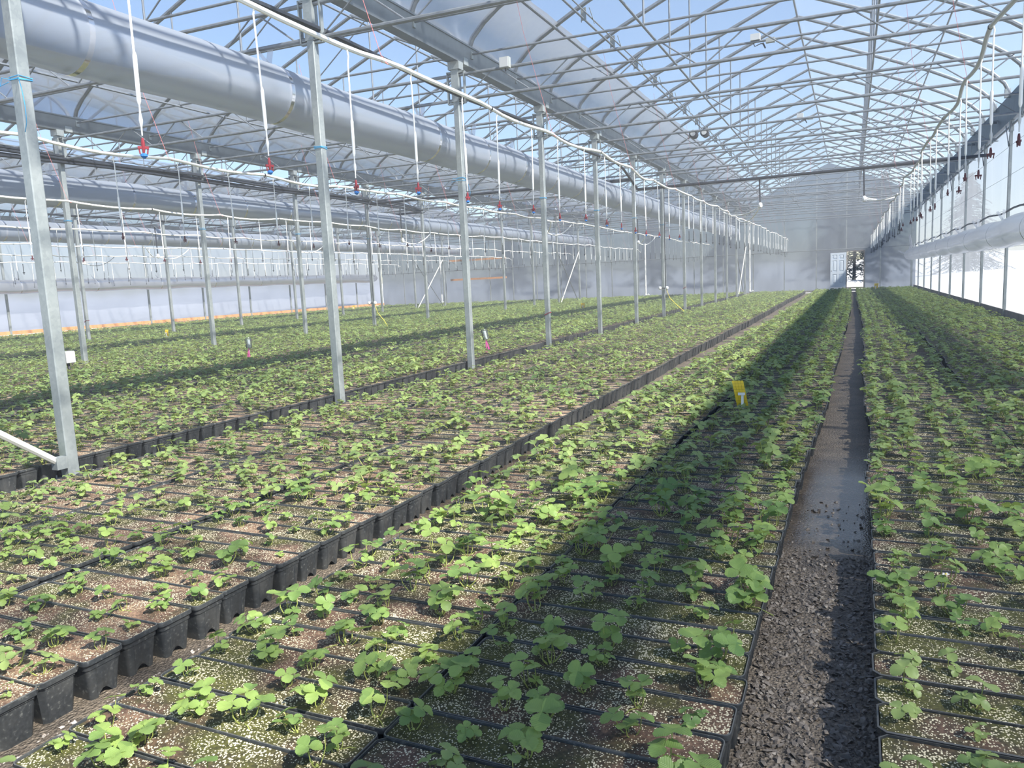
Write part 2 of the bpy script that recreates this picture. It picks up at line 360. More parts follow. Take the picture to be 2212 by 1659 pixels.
sheet_x('wall_left', DX-.04, -1.5, END, .30, 5.2, M['film_left'])
sheet_x('wall_right', RX+.10, -1.5, END, .30, 4.95, M['film_right'])
# back wall: sheet with the door opening cut out, gable tops under the arches
mb = MB()
DOX0, DOX1, DZ1 = -.25, .65, 2.40
def end_sheet(x0, x1, z0, z1, nx=None):
    nx = nx or max(1, int((x1-x0)/.2)); nz = max(1, int((z1-z0)/.3)); b = len(mb.v)
    for j in range(nz+1):
        for i in range(nx+1):
            x = x0+(x1-x0)*i/nx; z = z0+(z1-z0)*j/nz
            mb.v.append((x, END+.02+.015*math.sin(x*5+z*2)+.012*math.sin(x*11-z*3), z))
    for j in range(nz):
        for i in range(nx):
            a = b+j*(nx+1)+i; mb.face(a, a+nx+1, a+nx+2, a+1)
end_sheet(DX, DOX0, .12, 5.2); end_sheet(DOX1, RX+.1, .12, 5.2); end_sheet(DOX0, DOX1, DZ1, 5.2)
for nm, cx in BAYS:
    b = len(mb.v)
    for (u, z) in full: mb.v.append((cx+u, END+.02, z+.03)); mb.v.append((cx+u, END+.02, 5.2))
    for k in range(len(full)-1): mb.face(b+2*k, b+2*k+1, b+2*k+3, b+2*k+2)
tag(mb.build('wall_back', M['film_end']), kind='structure')
# base boards
for name, x, mt, h, z in (('baseboard_left', DX+.02, M['wood_orange'], .16, .30), ('baseboard_right', RX+.02, M['board_grey'], .2, .20)):
    mb = MB(); y = -1.5
    while y < END-.1:
        y2 = min(y+3.66, END); mb.box((x+rnd.uniform(-.006, .006), (y+y2)/2, z), (.04, y2-y-.012, h)); y = y2
    mb.box((x-.005 if x < 0 else x+.005, (END-1.5)/2, .1), (.05, END+1.5, .2)); tag(mb.build(name, mt, smooth=False), kind='structure')
mb = MB().box((DX/2+RX/2, END-.01, .1), (RX-DX, .05, .12)); tag(mb.build('baseboard_back', M['board_grey'], smooth=False), kind='structure')
# doorway frame and open door leaf
mb = MB(); mb.box((DOX0-.03, END-.02, 1.3), (.06, .14, 2.2)); mb.box((DOX1+.04, END-.02, 1.3), (.08, .14, 2.2)); mb.box(((DOX0+DOX1)/2, END-.02, DZ1+.03), (DOX1-DOX0+.14, .14, .07)); mb.box(((DOX0+DOX1)/2, END-.02, .24), (.9, .16, .08))
tag(mb.build('trim_1', M['wood'], smooth=False), kind='structure')
def door_leaf():
    w, h, t = .86, 2.06, .045
    r = empty('door_1', (DOX0-.07-w/2, END-.12, .31)); tag(r, kind='structure')
    mb = MB(); mb.box((0, .008, h/2), (w, t*.5, h))
    # stiles and rails in front
    f = -.022; q = .5*t
    def bar(x0, x1, z0, z1): mb.box(((x0+x1)/2, -.012-(.0015 if x1-x0 < .13 else 0), (z0+z1)/2), (x1-x0, q, z1-z0))
    bar(-w/2, -w/2+.12, 0, h); bar(w/2-.12, w/2, 0, h); bar(-.06, .06, 0, h)
    rails = [(0, .22), (.78, .95), (1.60, 1.70), (1.94, h)]
    for a, b_ in rails: bar(-w/2+.12, w/2-.12, a, b_)
    mb.build('door_leaf', M['door_paint'], r, smooth=False)
    for sx in (-1, 1):
        for (a, b_) in ((.22, .78), (.95, 1.60), (1.70, 1.94)):
            x0, x1 = (sx*.06, sx*(w/2-.12)); x0, x1 = min(x0, x1), max(x0, x1)
            m2 = MB(); bb = 0
            pts = [(x0+.035, a+.035), (x1-.035, a+.035), (x1-.035, b_-.035), (x0+.035, b_-.035)]
            inn = [(x0+.06, a+.06), (x1-.06, a+.06), (x1-.06, b_-.06), (x0+.06, b_-.06)]
            for (x, z) in pts: m2.v.append((x, -.004, z))
            for (x, z) in inn: m2.v.append((x, -.02, z))
            for k in range(4): m2.face(k, (k+1) % 4, 4+(k+1) % 4, 4+k)
            m2.face(4, 5, 6, 7); m2.build('door_panel', M['door_paint'], r, smooth=False)
    m3 = MB(); m3.tube([(-w/2+.07, -.02, .98), (-w/2+.07, -.06, .98)], .012); m3.tube([(-w/2+.07, -.055, .98), (-w/2+.07, -.085, .98)], .028, 12)
    m3.build('door_handle', M['tube_steel'], r)
    for z in (.2, 1.0, 1.8): MB().box((w/2+.012, -.02, z), (.03, .02, .1)).build('hinge', M['tube_steel'], r, smooth=False)
door_leaf()
# outside: snow ground with rolling mounds, trees
mb = MB(); nx, ny = 90, 90
for j in range(ny+1):
    for i in range(nx+1):
        x = -150+260*i/nx; y = -60+230*j/ny
        dx = max(DX-2-x, x-RX-2, 0); dy = max(y-END-2.0, 0); d = math.hypot(dx, dy)
        inside = (DX-2 < x < RX+2 and y < END+2.0)
        z = -.12 if inside else -.12+min(1, d/7)*(.75+.55*math.sin(x*.16+1)*math.cos(y*.13)+.25*math.sin(x*.45+y*.38))
        if not inside and d > 20: z += (d-20)*.02
        mb.v.append((x, y, z))
for j in range(ny):
    for i in range(nx): a = j*(nx+1)+i; mb.face(a, a+1, a+nx+2, a+nx+1)
tag(mb.build('snowfield', M['snow']), kind='structure')
def conifer(x, y, h, r, label, seed):
    rr = random.Random(seed); t = empty('conifer_tree', (x, y, .2)); tag(t, label, 'tree', 'trees beyond the back wall')
    MB().tube([(0, 0, -.6), (0, 0, h*.5), (.1, 0, h*.97)], .16, 8, r2=.02).build('trunk', M['bark'], t)
    mb = MB()
    nb = int(h*34)
    for k in range(nb):
        f = (k+rr.random())/nb; z = .12*h+f*h*.88; L = r*(1-f)**.75*rr.uniform(.7, 1.1)+.12; a = rr.uniform(0, 6.283)
        ca, sa = math.cos(a), math.sin(a); droop = rr.uniform(.2, .45)
        mb.tube([(0, 0, z), (ca*L*.5, sa*L*.5, z-.04*L), (ca*L, sa*L, z-droop*L)], .02, 3, r2=.006)
        for q in range(26):
            s = rr.uniform(.18, 1); px, py, pz = ca*L*s, sa*L*s, z-droop*L*s*s
            aa = a+rr.uniform(-1.3, 1.3); l2 = rr.uniform(.10, .24)*(.6+L*.25); w = .018+l2*.10
            e = Vector((px+math.cos(aa)*l2, py+math.sin(aa)*l2, pz-l2*rr.uniform(.2, .7)))
            n_ = Vector((-math.sin(aa), math.cos(aa), rr.uniform(-.5, .5)))*w; b = len(mb.v)
            mb.v += [(px, py, pz), tuple((Vector((px, py, pz))+e)/2+n_), tuple(e), tuple((Vector((px, py, pz))+e)/2-n_)]; mb.face(b, b+1, b+2, b+3)
    mb.build('foliage', M['needles'], t, smooth=False)
TREES = [(.2, 70, 8.2, 3.4, 'tall dark conifer farther behind the doorway tree'), (8.2, 69, 8, 3.0, 'tall conifer well right of the view through the doorway'), (1.9, 57.2, 7.5, 2.6, 'dark conifer whose drooping branches show through the open doorway'), (-1.6, 62, 7.6, 2.4, 'conifer standing left of the one seen through the doorway'), (-9, 61, 7.6, 2.6, 'conifer behind the back wall, second left of the doorway'),
         (-15.5, 63, 7.8, 2.8, 'conifer blurred through the back wall beyond the nearest post row'), (-22, 60, 7.4, 2.5, 'conifer blurred through the back wall, left of the crossed braces'), (-29, 64, 7.8, 2.8, 'conifer behind the far left part of the back wall'), (7.5, 62, 7.4, 2.6, 'conifer behind the right end of the back wall')]
for i, tt in enumerate(TREES): conifer(*tt, 30+i)

# ------------------------------------------------------------------ gutters
GP = [(-.16, .30), (-.13, .30), (-.075, .03), (.075, .03), (.13, .30), (.16, .30), (.16, .275), (.145, .27), (.09, 0), (-.09, 0), (-.145, .27), (-.16, .275)]
for x, lab in ((A, 'deep galvanized gutter beam over the nearest row of posts'), (BX, 'gutter beam over the second row of posts from the aisle'), (CX, 'gutter beam over the third row of posts'), (DX, 'gutter beam along the top of the far left wall')):
    r = empty('gutter_beam', (x, 0, GZ)); tag(r, lab, 'gutter', 'roof gutters')
    MB().prism_y(GP, -1.5, END).build('gutter', M['gutter_steel'], r)
    mb = MB()
    for k in range(14):
        y = yat(NB, x)+BAY*(k-3)
        if -1 < y < END: mb.box((0, y+.18, .14), (.22, .16, .31))
    mb.build('splice_bracket', M['galv'], r, smooth=False)
r = empty('gutter_beam', (RX, 0, 4.62)); tag(r, 'dark gutter beam along the top of the bright right wall', 'gutter', 'roof gutters')
MB().prism_y([(-.04, 0), (.06, 0), (.09, .55), (.12, .62), (-.03, .62), (-.035, .55)], -1.5, END).build('gutter', M['gutter_steel'], r)
# film roll pipe under it
o = MB().tube([(RX-.02, -1.5, 4.50), (RX-.02, END-.3, 4.50)], .03, 8).build('curtain_roll_tube', M['tube_steel']); tag(o, 'steel roll tube just under the gutter beam of the right wall', 'tube')

# ------------------------------------------------------------------ roof frames
def arch_proto():
    t = empty('roof_arch'); 
    MB().tube([(u, 0, z) for u, z in full], .042, 8).build('arch_tube', M['tube_steel'], t)
    MB().tube([(-4.55, 0, 5.25), (4.55, 0, 5.25)], .019, 8).build('tie_rod', M['tube_steel'], t)
    for s in (-1, 1): MB().tube([(s*1.62, 0, 5.25), (s*1.62, 0, arch_z(1.62))], .017, 8).build('king_post', M['tube_steel'], t)
    for s in (-1, 1):
        mb = MB(); mb.box((s*4.54, 0, 5.27), (.12, .075, .2)); mb.build('foot_bracket', M['galv'], t, smooth=False)
    MB().tube([(1.62, .02, 5.27), (3.05, .02, arch_z(3.05)-.03)], .012, 6).build('brace', M['tube_steel'], t)
    return t
def girder_proto():
    t = empty('lattice_girder')
    MB().tube([(-4.56, 0, 4.85), (4.56, 0, 4.85)], .026, 8).build('upper_chord', M['tube_steel'], t)
    MB().tube([(-4.56, 0, 4.46), (4.56, 0, 4.46)], .026, 8).build('lower_chord', M['tube_steel'], t)
    mb = MB(); x = -4.5
    while x < 4.4:
        mb.tube([(x, .0, 4.46), (x+.53, 0, 4.85)], .011, 6); mb.tube([(x+.64, 0, 4.85), (x+1.17, 0, 4.46)], .011, 6); x += 1.286
    mb.build('webbing', M['tube_steel'], t)
    for s in (-1, 1):
        mb = MB(); mb.box((s*4.47, 0, 4.655), (.02, .06, .5)); mb.box((s*4.53, 0, 4.90), (.14, .06, .02)); mb.box((s*4.53, 0, 4.41), (.14, .06, .02)); mb.build('end_plate', M['galv'], t, smooth=False)
    return t
ap = arch_proto(); gp = girder_proto(); first_a = first_g = True
skrot = math.atan(SK)
for bi, (nm, cx) in enumerate(BAYS):
    ks = []
    for k in range(-6, 24):
        y = yat(NB+.37+1.83*(k), cx)
        if y > 0.8 and y < END-.15: ks.append(y)
    for i, y in enumerate(ks):
        r = ap if first_a else copy_tree(ap); first_a = False
        r.location = (cx, y, 0); r.rotation_euler = (0, 0, skrot)
        tag(r, 'galvanized roof arch with tie rod, %s from the camera in the %s' % (nth(i), BAYN[bi]), 'roof arch', 'roof arches of the '+BAYN[bi])
    i = 0
    for k in range(-3, 14):
        y = yat(NB+BAY*k, cx)
        if y > .5 and y < END-.15:
            r = gp if first_g else copy_tree(gp); first_g = False
            r.location = (cx, y, 0); r.rotation_euler = (0, 0, skrot)
            tag(r, 'steel lattice girder with zigzag webbing, %s from the camera in the %s' % (nth(i), BAYN[bi]), 'girder', 'lattice girders of the '+BAYN[bi]); i += 1
    # lengthwise tubes
    for u, z, rad, what in ((0, 7.655, .024, 'ridge tube at the peak'), (-1.62, 5.22, .02, 'lengthwise tube under the left king posts'), (1.62, 5.22, .017, 'lengthwise tube under the right king posts'), (3.05, arch_z(3.05)-.05, .019, 'purlin tube high on the right slope'),
                            (-3.68, arch_z(3.68)-.045, .027, 'edge tube along the top of the milky vent strip')):
        o = MB().tube([(cx+u, .5, z), (cx+u, END-.1, z)], rad, 8).build('purlin_tube', M['tube_steel']); tag(o, '%s of the %s' % (what, BAYN[bi]), 'purlin', 'lengthwise roof tubes')
    # milky vent strip on the left slope
    mb = MB(); ys = np.linspace(.5, END-.1, 80); us = [-4.58, -4.45, -4.25, -4.0, -3.8, -3.62]
    for y in ys:
        for u in us: mb.v.append((cx+u+.01*math.sin(y*7), y, arch_z(u)-.005+.012*math.sin(y*5+u*9)))
    for i in range(len(ys)-1):
        for k in range(len(us)-1): a = i*len(us)+k; mb.face(a, a+1, a+len(us)+1, a+len(us))
    o = mb.build('vent_curtain', M['film_vent']); tag(o, 'milky plastic vent strip along the left slope of the %s' % BAYN[bi], 'vent curtain', 'vent strips under the roof')
    # vent rack: shaft hung from the arches
    if bi < 2:
        t = empty('vent_drive', (cx-3.18, 0, 0)); tag(t, 'vent drive shaft hung under the left slope of the %s' % BAYN[bi], 'vent drive')
        zs = arch_z(3.18)-.20
        MB().tube([(0, 1, zs), (0, END-.5, zs)], .02, 8).build('shaft', M['tube_steel'], t)
        MB().tube([(.09, 1, zs+.05), (.09, END-.5, zs+.05)], .013, 6).build('rack_rail', M['tube_steel'], t)
        for k, y in enumerate(ks):
            mb = MB(); mb.box((.0, y-.02, zs+.08), (.10, .012, .22)); mb.tube([(-.05, y, zs+.2), (-.05, y, zs-.05)], .008, 5); mb.tube([(.09, y+.05, zs+.2), (.12, y+.25, zs-.03)], .008, 5)
            mb.build('hanger', M['galv'], t, smooth=False)

# ------------------------------------------------------------------ posts
def post_proto():
    t = empty('steel_post')
    mb = MB(); w = .05; c = .008
    prof = [(-w+c, -w), (w-c, -w), (w, -w+c), (w, w-c), (w-c, w), (-w+c, w), (-w, w-c), (-w, -w+c)]
    b = 0
    for z in (0, 4.98):
        for p in prof: mb.v.append((p[0], p[1], z))
    for k in range(8): mb.face(k, (k+1) % 8, 8+(k+1) % 8, 8+k)
    mb.face(*range(8, 16)); mb.build('shaft', M['galv'], t, smooth=False)
    mb = MB(); mb.box((0, 0, .012), (.26, .2, .024)); mb.build('base_plate', M['galv'], t, smooth=False)
    for sx in (-1, 1): 
        mb = MB(); mb.tube([(sx*.1, -.06, .02), (sx*.1, -.06, .05)], .009, 6); mb.tube([(sx*.1, .06, .02), (sx*.1, .06, .05)], .009, 6); mb.build('bolt', M['galv'], t)
    mb = MB(); mb.box((0, 0, 4.74), (.125, .115, .62)); mb.build('head_sleeve', M['galv'], t, smooth=False)
    for s in (-1, 1):
        mb = MB(); a, b_ = (s*.07, 0, 4.38), (s*.07, 0, 4.95)
        mb.box((s*.09, 0, 4.44), (.07, .07, .012)); mb.box((s*.09, 0, 4.88), (.07, .07, .012)); mb.build('bracket', M['galv'], t, smooth=False)
    mb = MB(); mb.box((0, 0, 4.99), (.2, .16, .12)); mb.build('saddle', M['galv'], t, smooth=False)
    return t
pp = post_proto(); first = True
ROWN = {'A': 'row standing between the two nearest beds', 'B': 'second row from the aisle', 'C': 'third row from the aisle'}
POSTY = {'A': [], 'B': [], 'C': []}
for nm, x, y0 in (('A', A, NB-2*BAY), ('B', BX, 11.0-2*BAY), ('C', CX, 10.63-2*BAY)):
    i = 0
    for k in range(0, 14):
        y = y0+BAY*k
        if y > END-.4 or x < -1.75*y-4: continue
        r = pp if first else copy_tree(pp); first = False; r.location = (x, y, 0)
        tag(r, 'galvanized post, %s from the camera in the %s' % (nth(i), ROWN[nm]), 'post', 'galvanized posts holding the gutters'); i += 1
        POSTY[nm].append(y)
# wall posts right and left
def wall_post(x, y, w, d, h, lab, grp):
    t = empty('wall_post', (x, y, 0)); tag(t, lab, 'post', grp)
    MB().box((0, 0, h/2), (w, d, h)).build('shaft', M['galv'], t, smooth=False)
    MB().box((0, 0, h-.12), (w+.03, d+.03, .24)).build('cap', M['galv'], t, smooth=False)
    return t
for i, k in enumerate(range(-4, 8)):
    y = 21.03+BAY*k; t = wall_post(RX-.01, y, .055, .10, 4.62, 'flat steel post against the bright right wall, %s from the camera' % nth(i), 'posts of the right wall')
    for s in (-1, 1): MB().tube([(-.04, 0, 4.05), (-.06, s*.32, 4.56)], .012, 6).build('knee_brace', M['tube_steel'], t)
i = 0
for k in range(-1, 8):
    y = 21.07+BAY*k; wall_post(DX+.03, y, .05, .10, 5.0, 'steel post against the far left wall, %s from the camera' % nth(i), 'posts of the far left wall'); i += 1
xs = [-3.84, -1.98, -.32, 1.55]+[RX-.05]
i = 0; allx = []
x = 1.55
while x > DX+.5: allx.append(x); x -= 1.83
allx = [1.55, .72, -.31]+[-1.98-1.85*k for k in range(0, 17)]
for i, x in enumerate(allx):
    if x in (.72, -.31): h = 7.2 if x < 0 else 2.6
    else:
        h = 5.2
        for _, cx in BAYS:
            if abs(x-cx) < 4.6: h = arch_z(x-cx)-.05
    t = empty('end_post', (x, END-.07, 0)); tag(t, 'slim steel post of the back wall, %s counted from the right corner' % nth(i), 'post', 'posts of the back wall')
    MB().box((0, 0, h/2), (.055, .05, h)).build('shaft', M['galv'], t, smooth=False)
    if h > 4: MB().box((0, -.03, 2.58), (.12, .03, .05)).build('clamp', M['galv'], t, smooth=False)
wall_post(RX-.12, END-.12, .10, .10, 5.1, 'pale corner post where the right and back walls meet', 'corner post')
for z, lab in ((2.58, 'lower horizontal rail across the back wall above the doorway'), (4.46, 'upper horizontal rail across the back wall')):
    o = MB().tube([(DX+.1, END-.12, z), (RX-.1, END-.12, z)], .024, 8).build('wall_rail', M['tube_steel']); tag(o, lab, 'rail')
for z in (1.9, 3.3):
    t = empty('timber_plank', (-25.1, END-.17, z)); tag(t, 'orange timber plank across the far back wall, %s one' % ('lower' if z < 2 else 'upper'), 'plank', 'planks on the back wall')
    t2 = MB().box((0, 0, 0), (4.6, .05, .14)).build('board', M['wood_orange'], t, smooth=False)
for i, z in enumerate((1.75, 2.6, 3.35, 4.0)):
    o = MB().tube([(RX-.09, -1, z), (RX-.09, END-.4, z)], .004, 4).build('guard_wire', M['tube_steel']); tag(o, 'thin wire strung along the right wall, %s from the bottom' % nth(i), 'wire', 'wires along the right wall')

# crossed and leaning braces between posts
def brace(p0, p1, r, mat, lab, kids=True, cat='brace'):
    p0 = Vector(p0); p1 = Vector(p1); t = empty('diagonal_brace', p0); tag(t, lab, cat, 'diagonal braces')
    MB().tube([(0, 0, 0), tuple(p1-p0)], r, 8).build('tube', mat, t)
    d = (p1-p0).normalized()
    for q in (Vector((0, 0, 0)), p1-p0): MB().box(tuple(q), (.07, .09, .1)).build('clamp', M['galv'], t, smooth=False)
a0, a1 = POSTY['A'][0], POSTY['A'][-1]
brace((A+.02, a0-.10, .17), (A+.02, a0-2.9, 2.3), .028, M['metal_white'], 'pale diagonal brace tube clamped to the foot of the nearest post')
ya, yb = POSTY['A'][-2], POSTY['A'][-1]
brace((A+.08, ya+.1, .2), (A+.08, yb-.1, 3.0), .028, M['metal_white'], 'pale leaning brace at the far end of the nearest post row')
brace((A-.08, ya+.1, 3.0), (A-.08, yb-.1, .2), .022, M['tube_steel'], 'dark leaning brace crossing the pale one in the nearest post row')
for X, nm, l in ((BX, 'B', 'second'), (CX, 'C', 'third')):
    ya, yb = POSTY[nm][-3], POSTY[nm][-2]
    brace((X+.08, ya+.1, .2), (X+.08, yb-.1, 3.2), .028, M['metal_white'], 'pale crossed brace at the far end of the %s post row' % l)
    brace((X-.08, ya+.1, 3.2), (X-.08, yb-.1, .2), .022, M['tube_steel'], 'dark crossed brace at the far end of the %s post row' % l)

# ------------------------------------------------------------------ air ducts
def ring_pts(r, n=28): return [(r*math.cos(2*math.pi*k/n), r*math.sin(2*math.pi*k/n)) for k in range(n)]
def duct(name, x, z, r, y0, y1, mat, lab, rings, sag=.012, tail=None):
    t = empty(name, (x, y0, z)); tag(t, lab, 'air duct', 'inflated plastic air ducts')
    mb = MB(); n = 32; ys = np.linspace(0, y1-y0, 110); L = y1-y0
    for y in ys:
        e = 1.0 if y < L-.9 else math.sqrt(max(.02, 1-((y-L+.9)/.92)**2))
        wv = 1+.006*math.sin(y*2.1)+.003*math.sin(y*5.3+1)
        dz = -sag*math.cos(y*2*math.pi/3.66)
        for k in range(n):
            a = 2*math.pi*k/n; rr = r*wv*e*(1+.012*math.sin(3*a+y*.9))
            mb.v.append((rr*math.cos(a), y, dz+rr*math.sin(a)))
    for i in range(len(ys)-1):
        for k in range(n): k2 = (k+1) % n; mb.face(i*n+k, i*n+k2, (i+1)*n+k2, (i+1)*n+k)
    mb.face(*[(len(ys)-1)*n+k for k in range(n)])
    mb.build('duct_skin', mat, t)
    for yr in rings:
        if not y0+.2 < yr < y1-1: continue
        mb = MB(); b = 0; n = 32; yy = yr-y0; dz = -sag*math.cos(yy*2*math.pi/3.66)
        for s in (-.028, .028):
            for k in range(n): a = 2*math.pi*k/n; mb.v.append(((r*1.03)*math.cos(a), yy+s, dz+(r*1.03)*math.sin(a)))
        for k in range(n): k2 = (k+1) % n; mb.face(k, k2, n+k2, n+k)
        # tail of the strap up to its hanger
        b = len(mb.v); top = dz+r*1.03
        mb.v += [(-.03, yy-.02, top), (.03, yy+.02, top), (.06, yy+.05, top+.22), (.0, yy+.02, top+.24), (-.03, yy-.02, top), (.03, yy+.02, top), (-.10, yy-.08, top+.2), (-.14, yy-.05, top+.18)]
        mb.face(b, b+1, b+2, b+3); mb.face(b+4, b+5, b+6, b+7)
        mb.build('strap', M['strap'], t)
    if tail:
        for pts, rr in tail: MB().tube(pts, rr, 10, r2=rr*.5).build('tail', mat, t)
    return t
rA = [5.0, 7.7, 11.36, 13.25, 15.02]+[15.02+1.83*k for k in range(1, 18)]
duct('air_duct', A-.68, 3.91, .344, 1.5, 49.0, M['duct'], 'large inflated grey plastic duct hung along the nearest post row', rA)
duct('air_duct', BX-.68, 3.90, .335, 4, 49.0, M['duct'], 'large inflated plastic duct hung along the second post row', [11.2+1.83*k for k in range(0, 19)], tail=[([(0, 44.6, -.05), (.05, 44.9, -.3), (.02, 44.95, -1.1)], .08)])
duct('air_duct', CX-.68, 3.90, .335, 8, 49.0, M['duct'], 'large inflated plastic duct hung along the third post row', [14.0+1.83*k for k in range(0, 18)], tail=[([(0, 40.6, -.05), (.05, 40.9, -.3), (.02, 40.95, -1.0)], .08)])
duct('air_duct', DX+.62, 2.30, .30, 14, 48.6, M['duct_light'], 'slim pale plastic duct along the far left wall', [17.6+3.66*k for k in range(0, 8)], .02)
L = 48.2-8
duct('air_duct', RX-.38, 2.02, .295, 8, 48.2, M['duct_light'], 'pale inflated plastic duct hung along the bright right wall', [12.0+3.62*k for k in range(0, 10)], .02,
     tail=[([(0, L-.2, .05), (.1, L+.1, .5), (.02, L+.15, 1.1)], .09), ([(-.1, L-.1, 0), (-.5, L+.5, .25)], .07)])
o = MB().tube([(RX-.11, -1, 2.60), (RX-.11, 10, 2.58)]+[(RX-.11, y, 2.56+.03*math.sin(y*1.7)) for y in np.arange(11, 48, .8)], .022, 8).build('support_rail', M['black']); tag(o, 'dark wavy rail above the pale duct on the right wall', 'rail')

# ------------------------------------------------------------------ irrigation pipes and sprinkler drops
def pipe_path(x, y0, y1, z, seed):
    rr = random.Random(seed); ph = rr.uniform(0, 6); pts = []
    amp = [rr.uniform(.02, .06) for _ in range(40)]
    for y in np.arange(y0, y1+.01, .3):
        k = int(y/1.83); f = (y/1.83) % 1
        pts.append((x+.035*math.sin(y*1.1+ph)+.02*math.sin(y*2.9+ph), y, z-amp[k]*4*f*(1-f)+.02*math.sin(y*.6+ph)))
    return pts
def drop_proto(plain=False):
    t = empty('sprinkler_drop')
    MB().tube([(0, 0, -.015), (-.01, 0, -.05), (-.005, .005, -.10), (0, 0, -.66)], .0062, 8).build('drop_tube', M['pvc'], t)
    MB().lathe([(.005, -.66), (.009, -.65), (.0115, -.64), (.0115, -.44), (.009, -.43), (.005, -.42)][::-1], 10, (0, 0, -.02)).build('weight', M['pvc'], t)
    MB().lathe([(.004, -.82), (.005, -.78), (.009, -.765), (.0115, -.75), (.009, -.735), (.006, -.72), (.0045, -.68)][::-1], 8).build('anti_drip_valve', M['pvc_grey'], t)
    mb = MB(); mb.lathe([(.005, -.90), (.010, -.88), (.010, -.85), (.006, -.83)][::-1], 8); mb.box((0, 0, -.875), (.055, .012, .012)); mb.tube([(-.024, 0, -.87), (-.018, 0, -.905)], .004, 5); mb.tube([(.024, 0, -.87), (.018, 0, -.905)], .004, 5)
    mb.build('nozzle', M['nozzle_backlit'] if plain else M['red'], t)
    if plain: return t
    MB().lathe([(.006, -.925), (.018, -.915), (.018, -.905), (.006, -.90)][::-1], 8).build('spinner', M['blue'], t)
    return t
M['nozzle_backlit'] = simple('red_plastic_backlit', (.09, .015, .02), .4)  # same red nozzle, its backlit silhouette darkness put into the colour
dp = drop_proto(); dp2 = drop_proto(True); first = first2 = True; dp_used = 0
PIPES = [(1.02, 'pipe nearest the right wall'), (-3.46, 'thick white pipe above the bed left of the camera'), (-8.05, 'first white pipe beyond the nearest post row'), (-12.66, 'second white pipe beyond the nearest post row'),
         (-17.3, 'first white pipe beyond the second post row'), (-21.9, 'second white pipe beyond the second post row'), (-26.5, 'first white pipe beyond the third post row'), (-31.1, 'white pipe nearest the far left wall')]
far_v = MB(); cnt = 0
LOOSE = [(47.0, 1), (46.5, 2)]
for pi, (x, pn) in enumerate(PIPES):
    y0 = max(1.2, -x*.42); y1 = 48.3 if pi > 1 else 49.0
    pts = pipe_path(x, y0, y1, 3.31 if pi == 1 else 3.26, 50+pi)
    if pi > 1: pts += [(x, y1+.3, 3.20), (x+.05, y1+.7, 3.05)]
    t = empty('irrigation_pipe', (x, y0, 3.2)); tag(t, 'long wavy white irrigation pipe: '+pn.replace('white ', ''), 'pipe', 'overhead irrigation pipes')
    off = Vector((x, y0, 3.2)); MB().tube([tuple(Vector(p)-off) for p in pts], .019, 8).build('pipe', M['pvc'] if pi else M['pvc_grey'], t)
    mc = MB()
    for k, y in enumerate(np.arange(math.ceil(y0/1.83)*1.83, 48, 1.83)):
        j = min(len(pts)-1, int(round((y-y0)/.3))); q = Vector(pts[j])-off
        if k % 2 == 0:
            mb = MB()
            mb.tube([tuple(q+Vector((0, 0, -.025))), tuple(q+Vector((.022, .0, .01))), tuple(q+Vector((0, .0, .03))), tuple(q+Vector((-.25, -.2, 1.2))), (-.35+q.x, q.y-.3, 2.03)], .0022, 4)
            mb.tube([tuple(q+Vector((-.02, .02, .02))), tuple(q+Vector((.03, .05, -.03)))], .005, 4); mb.build('tie_string', M['string_pink'], t)
        elif pi < 4: MB().tube([tuple(q+Vector((0, -.012, 0))), tuple(q+Vector((0, .012, 0)))], .022, 8).build('coupling', M['dark'], t)
    i = 0
    yy = 3.05 if pi == 1 else (y0+.4)
    while yy < 48.3:
        j = min(len(pts)-1, int(round((yy-y0)/.3)))
        if j >= 0 and yy > y0:
            pz = pts[j][2]; px = pts[j][0]
            pr = to_px(px, yy, pz-.4)
            if pr and -60 < pr[0] < 2270 and -200 < pr[1]:
                s = rnd.uniform(1.09, 1.16)
                cnt += 1
                lab = 'white sprinkler drop, %s along the %s' % (nth(i), pn.replace('thick white ', '').replace('white ', '')); i += 1
                # keep the 300 that show largest
                if pr[2] < 43.0-(6 if pi > 4 else 0) and cnt <= 420:
                    near = pr[2] < 17
                    if near and pi == 1: r = dp if first else copy_tree(dp); first = False
                    elif near: r = dp2 if first2 else copy_tree(dp2); first2 = False
                    else:
                        r = None
                    if r is None:
                        if dp_used == 0:
                            mm = MB(); mm.cur = 0; mm.tube([(0, 0, -.015), (0, 0, -.66)], .0068, 5); mm.tube([(0, 0, -.42), (0, 0, -.66)], .012, 6); mm.cur = 1; mm.tube([(0, 0, -.70), (0, 0, -.91)], .007, 5); mm.box((0, 0, -.875), (.05, .015, .015))
                            FAR_DROP = mm.mesh('sprinkler_drop', [M['pvc'], M['dark']]); dp_used = 1
                        r = link('sprinkler_drop', FAR_DROP)
                    r.location = (px, yy, pz); r.scale = (1, 1, s); r.rotation_euler = (rnd.uniform(-.015, .015), rnd.uniform(-.015, .015), rnd.uniform(-.5, 3))
                    tag(r, lab, 'sprinkler', 'sprinkler drops on the '+pn)
                else:
                    far_v.cur = 0; far_v.tube([(px, yy, pz), (px, yy, pz-.7)], .011, 4); far_v.cur = 1; far_v.tube([(px, yy, pz-.7), (px, yy, pz-.9)], .008, 4)
        yy += .915
if far_v.v: tag(far_v.build('sprinkler_drops', [M['pvc'], M['dark']]), 'far rows of small white sprinkler drops near the back wall', 'sprinkler', kind='stuff')

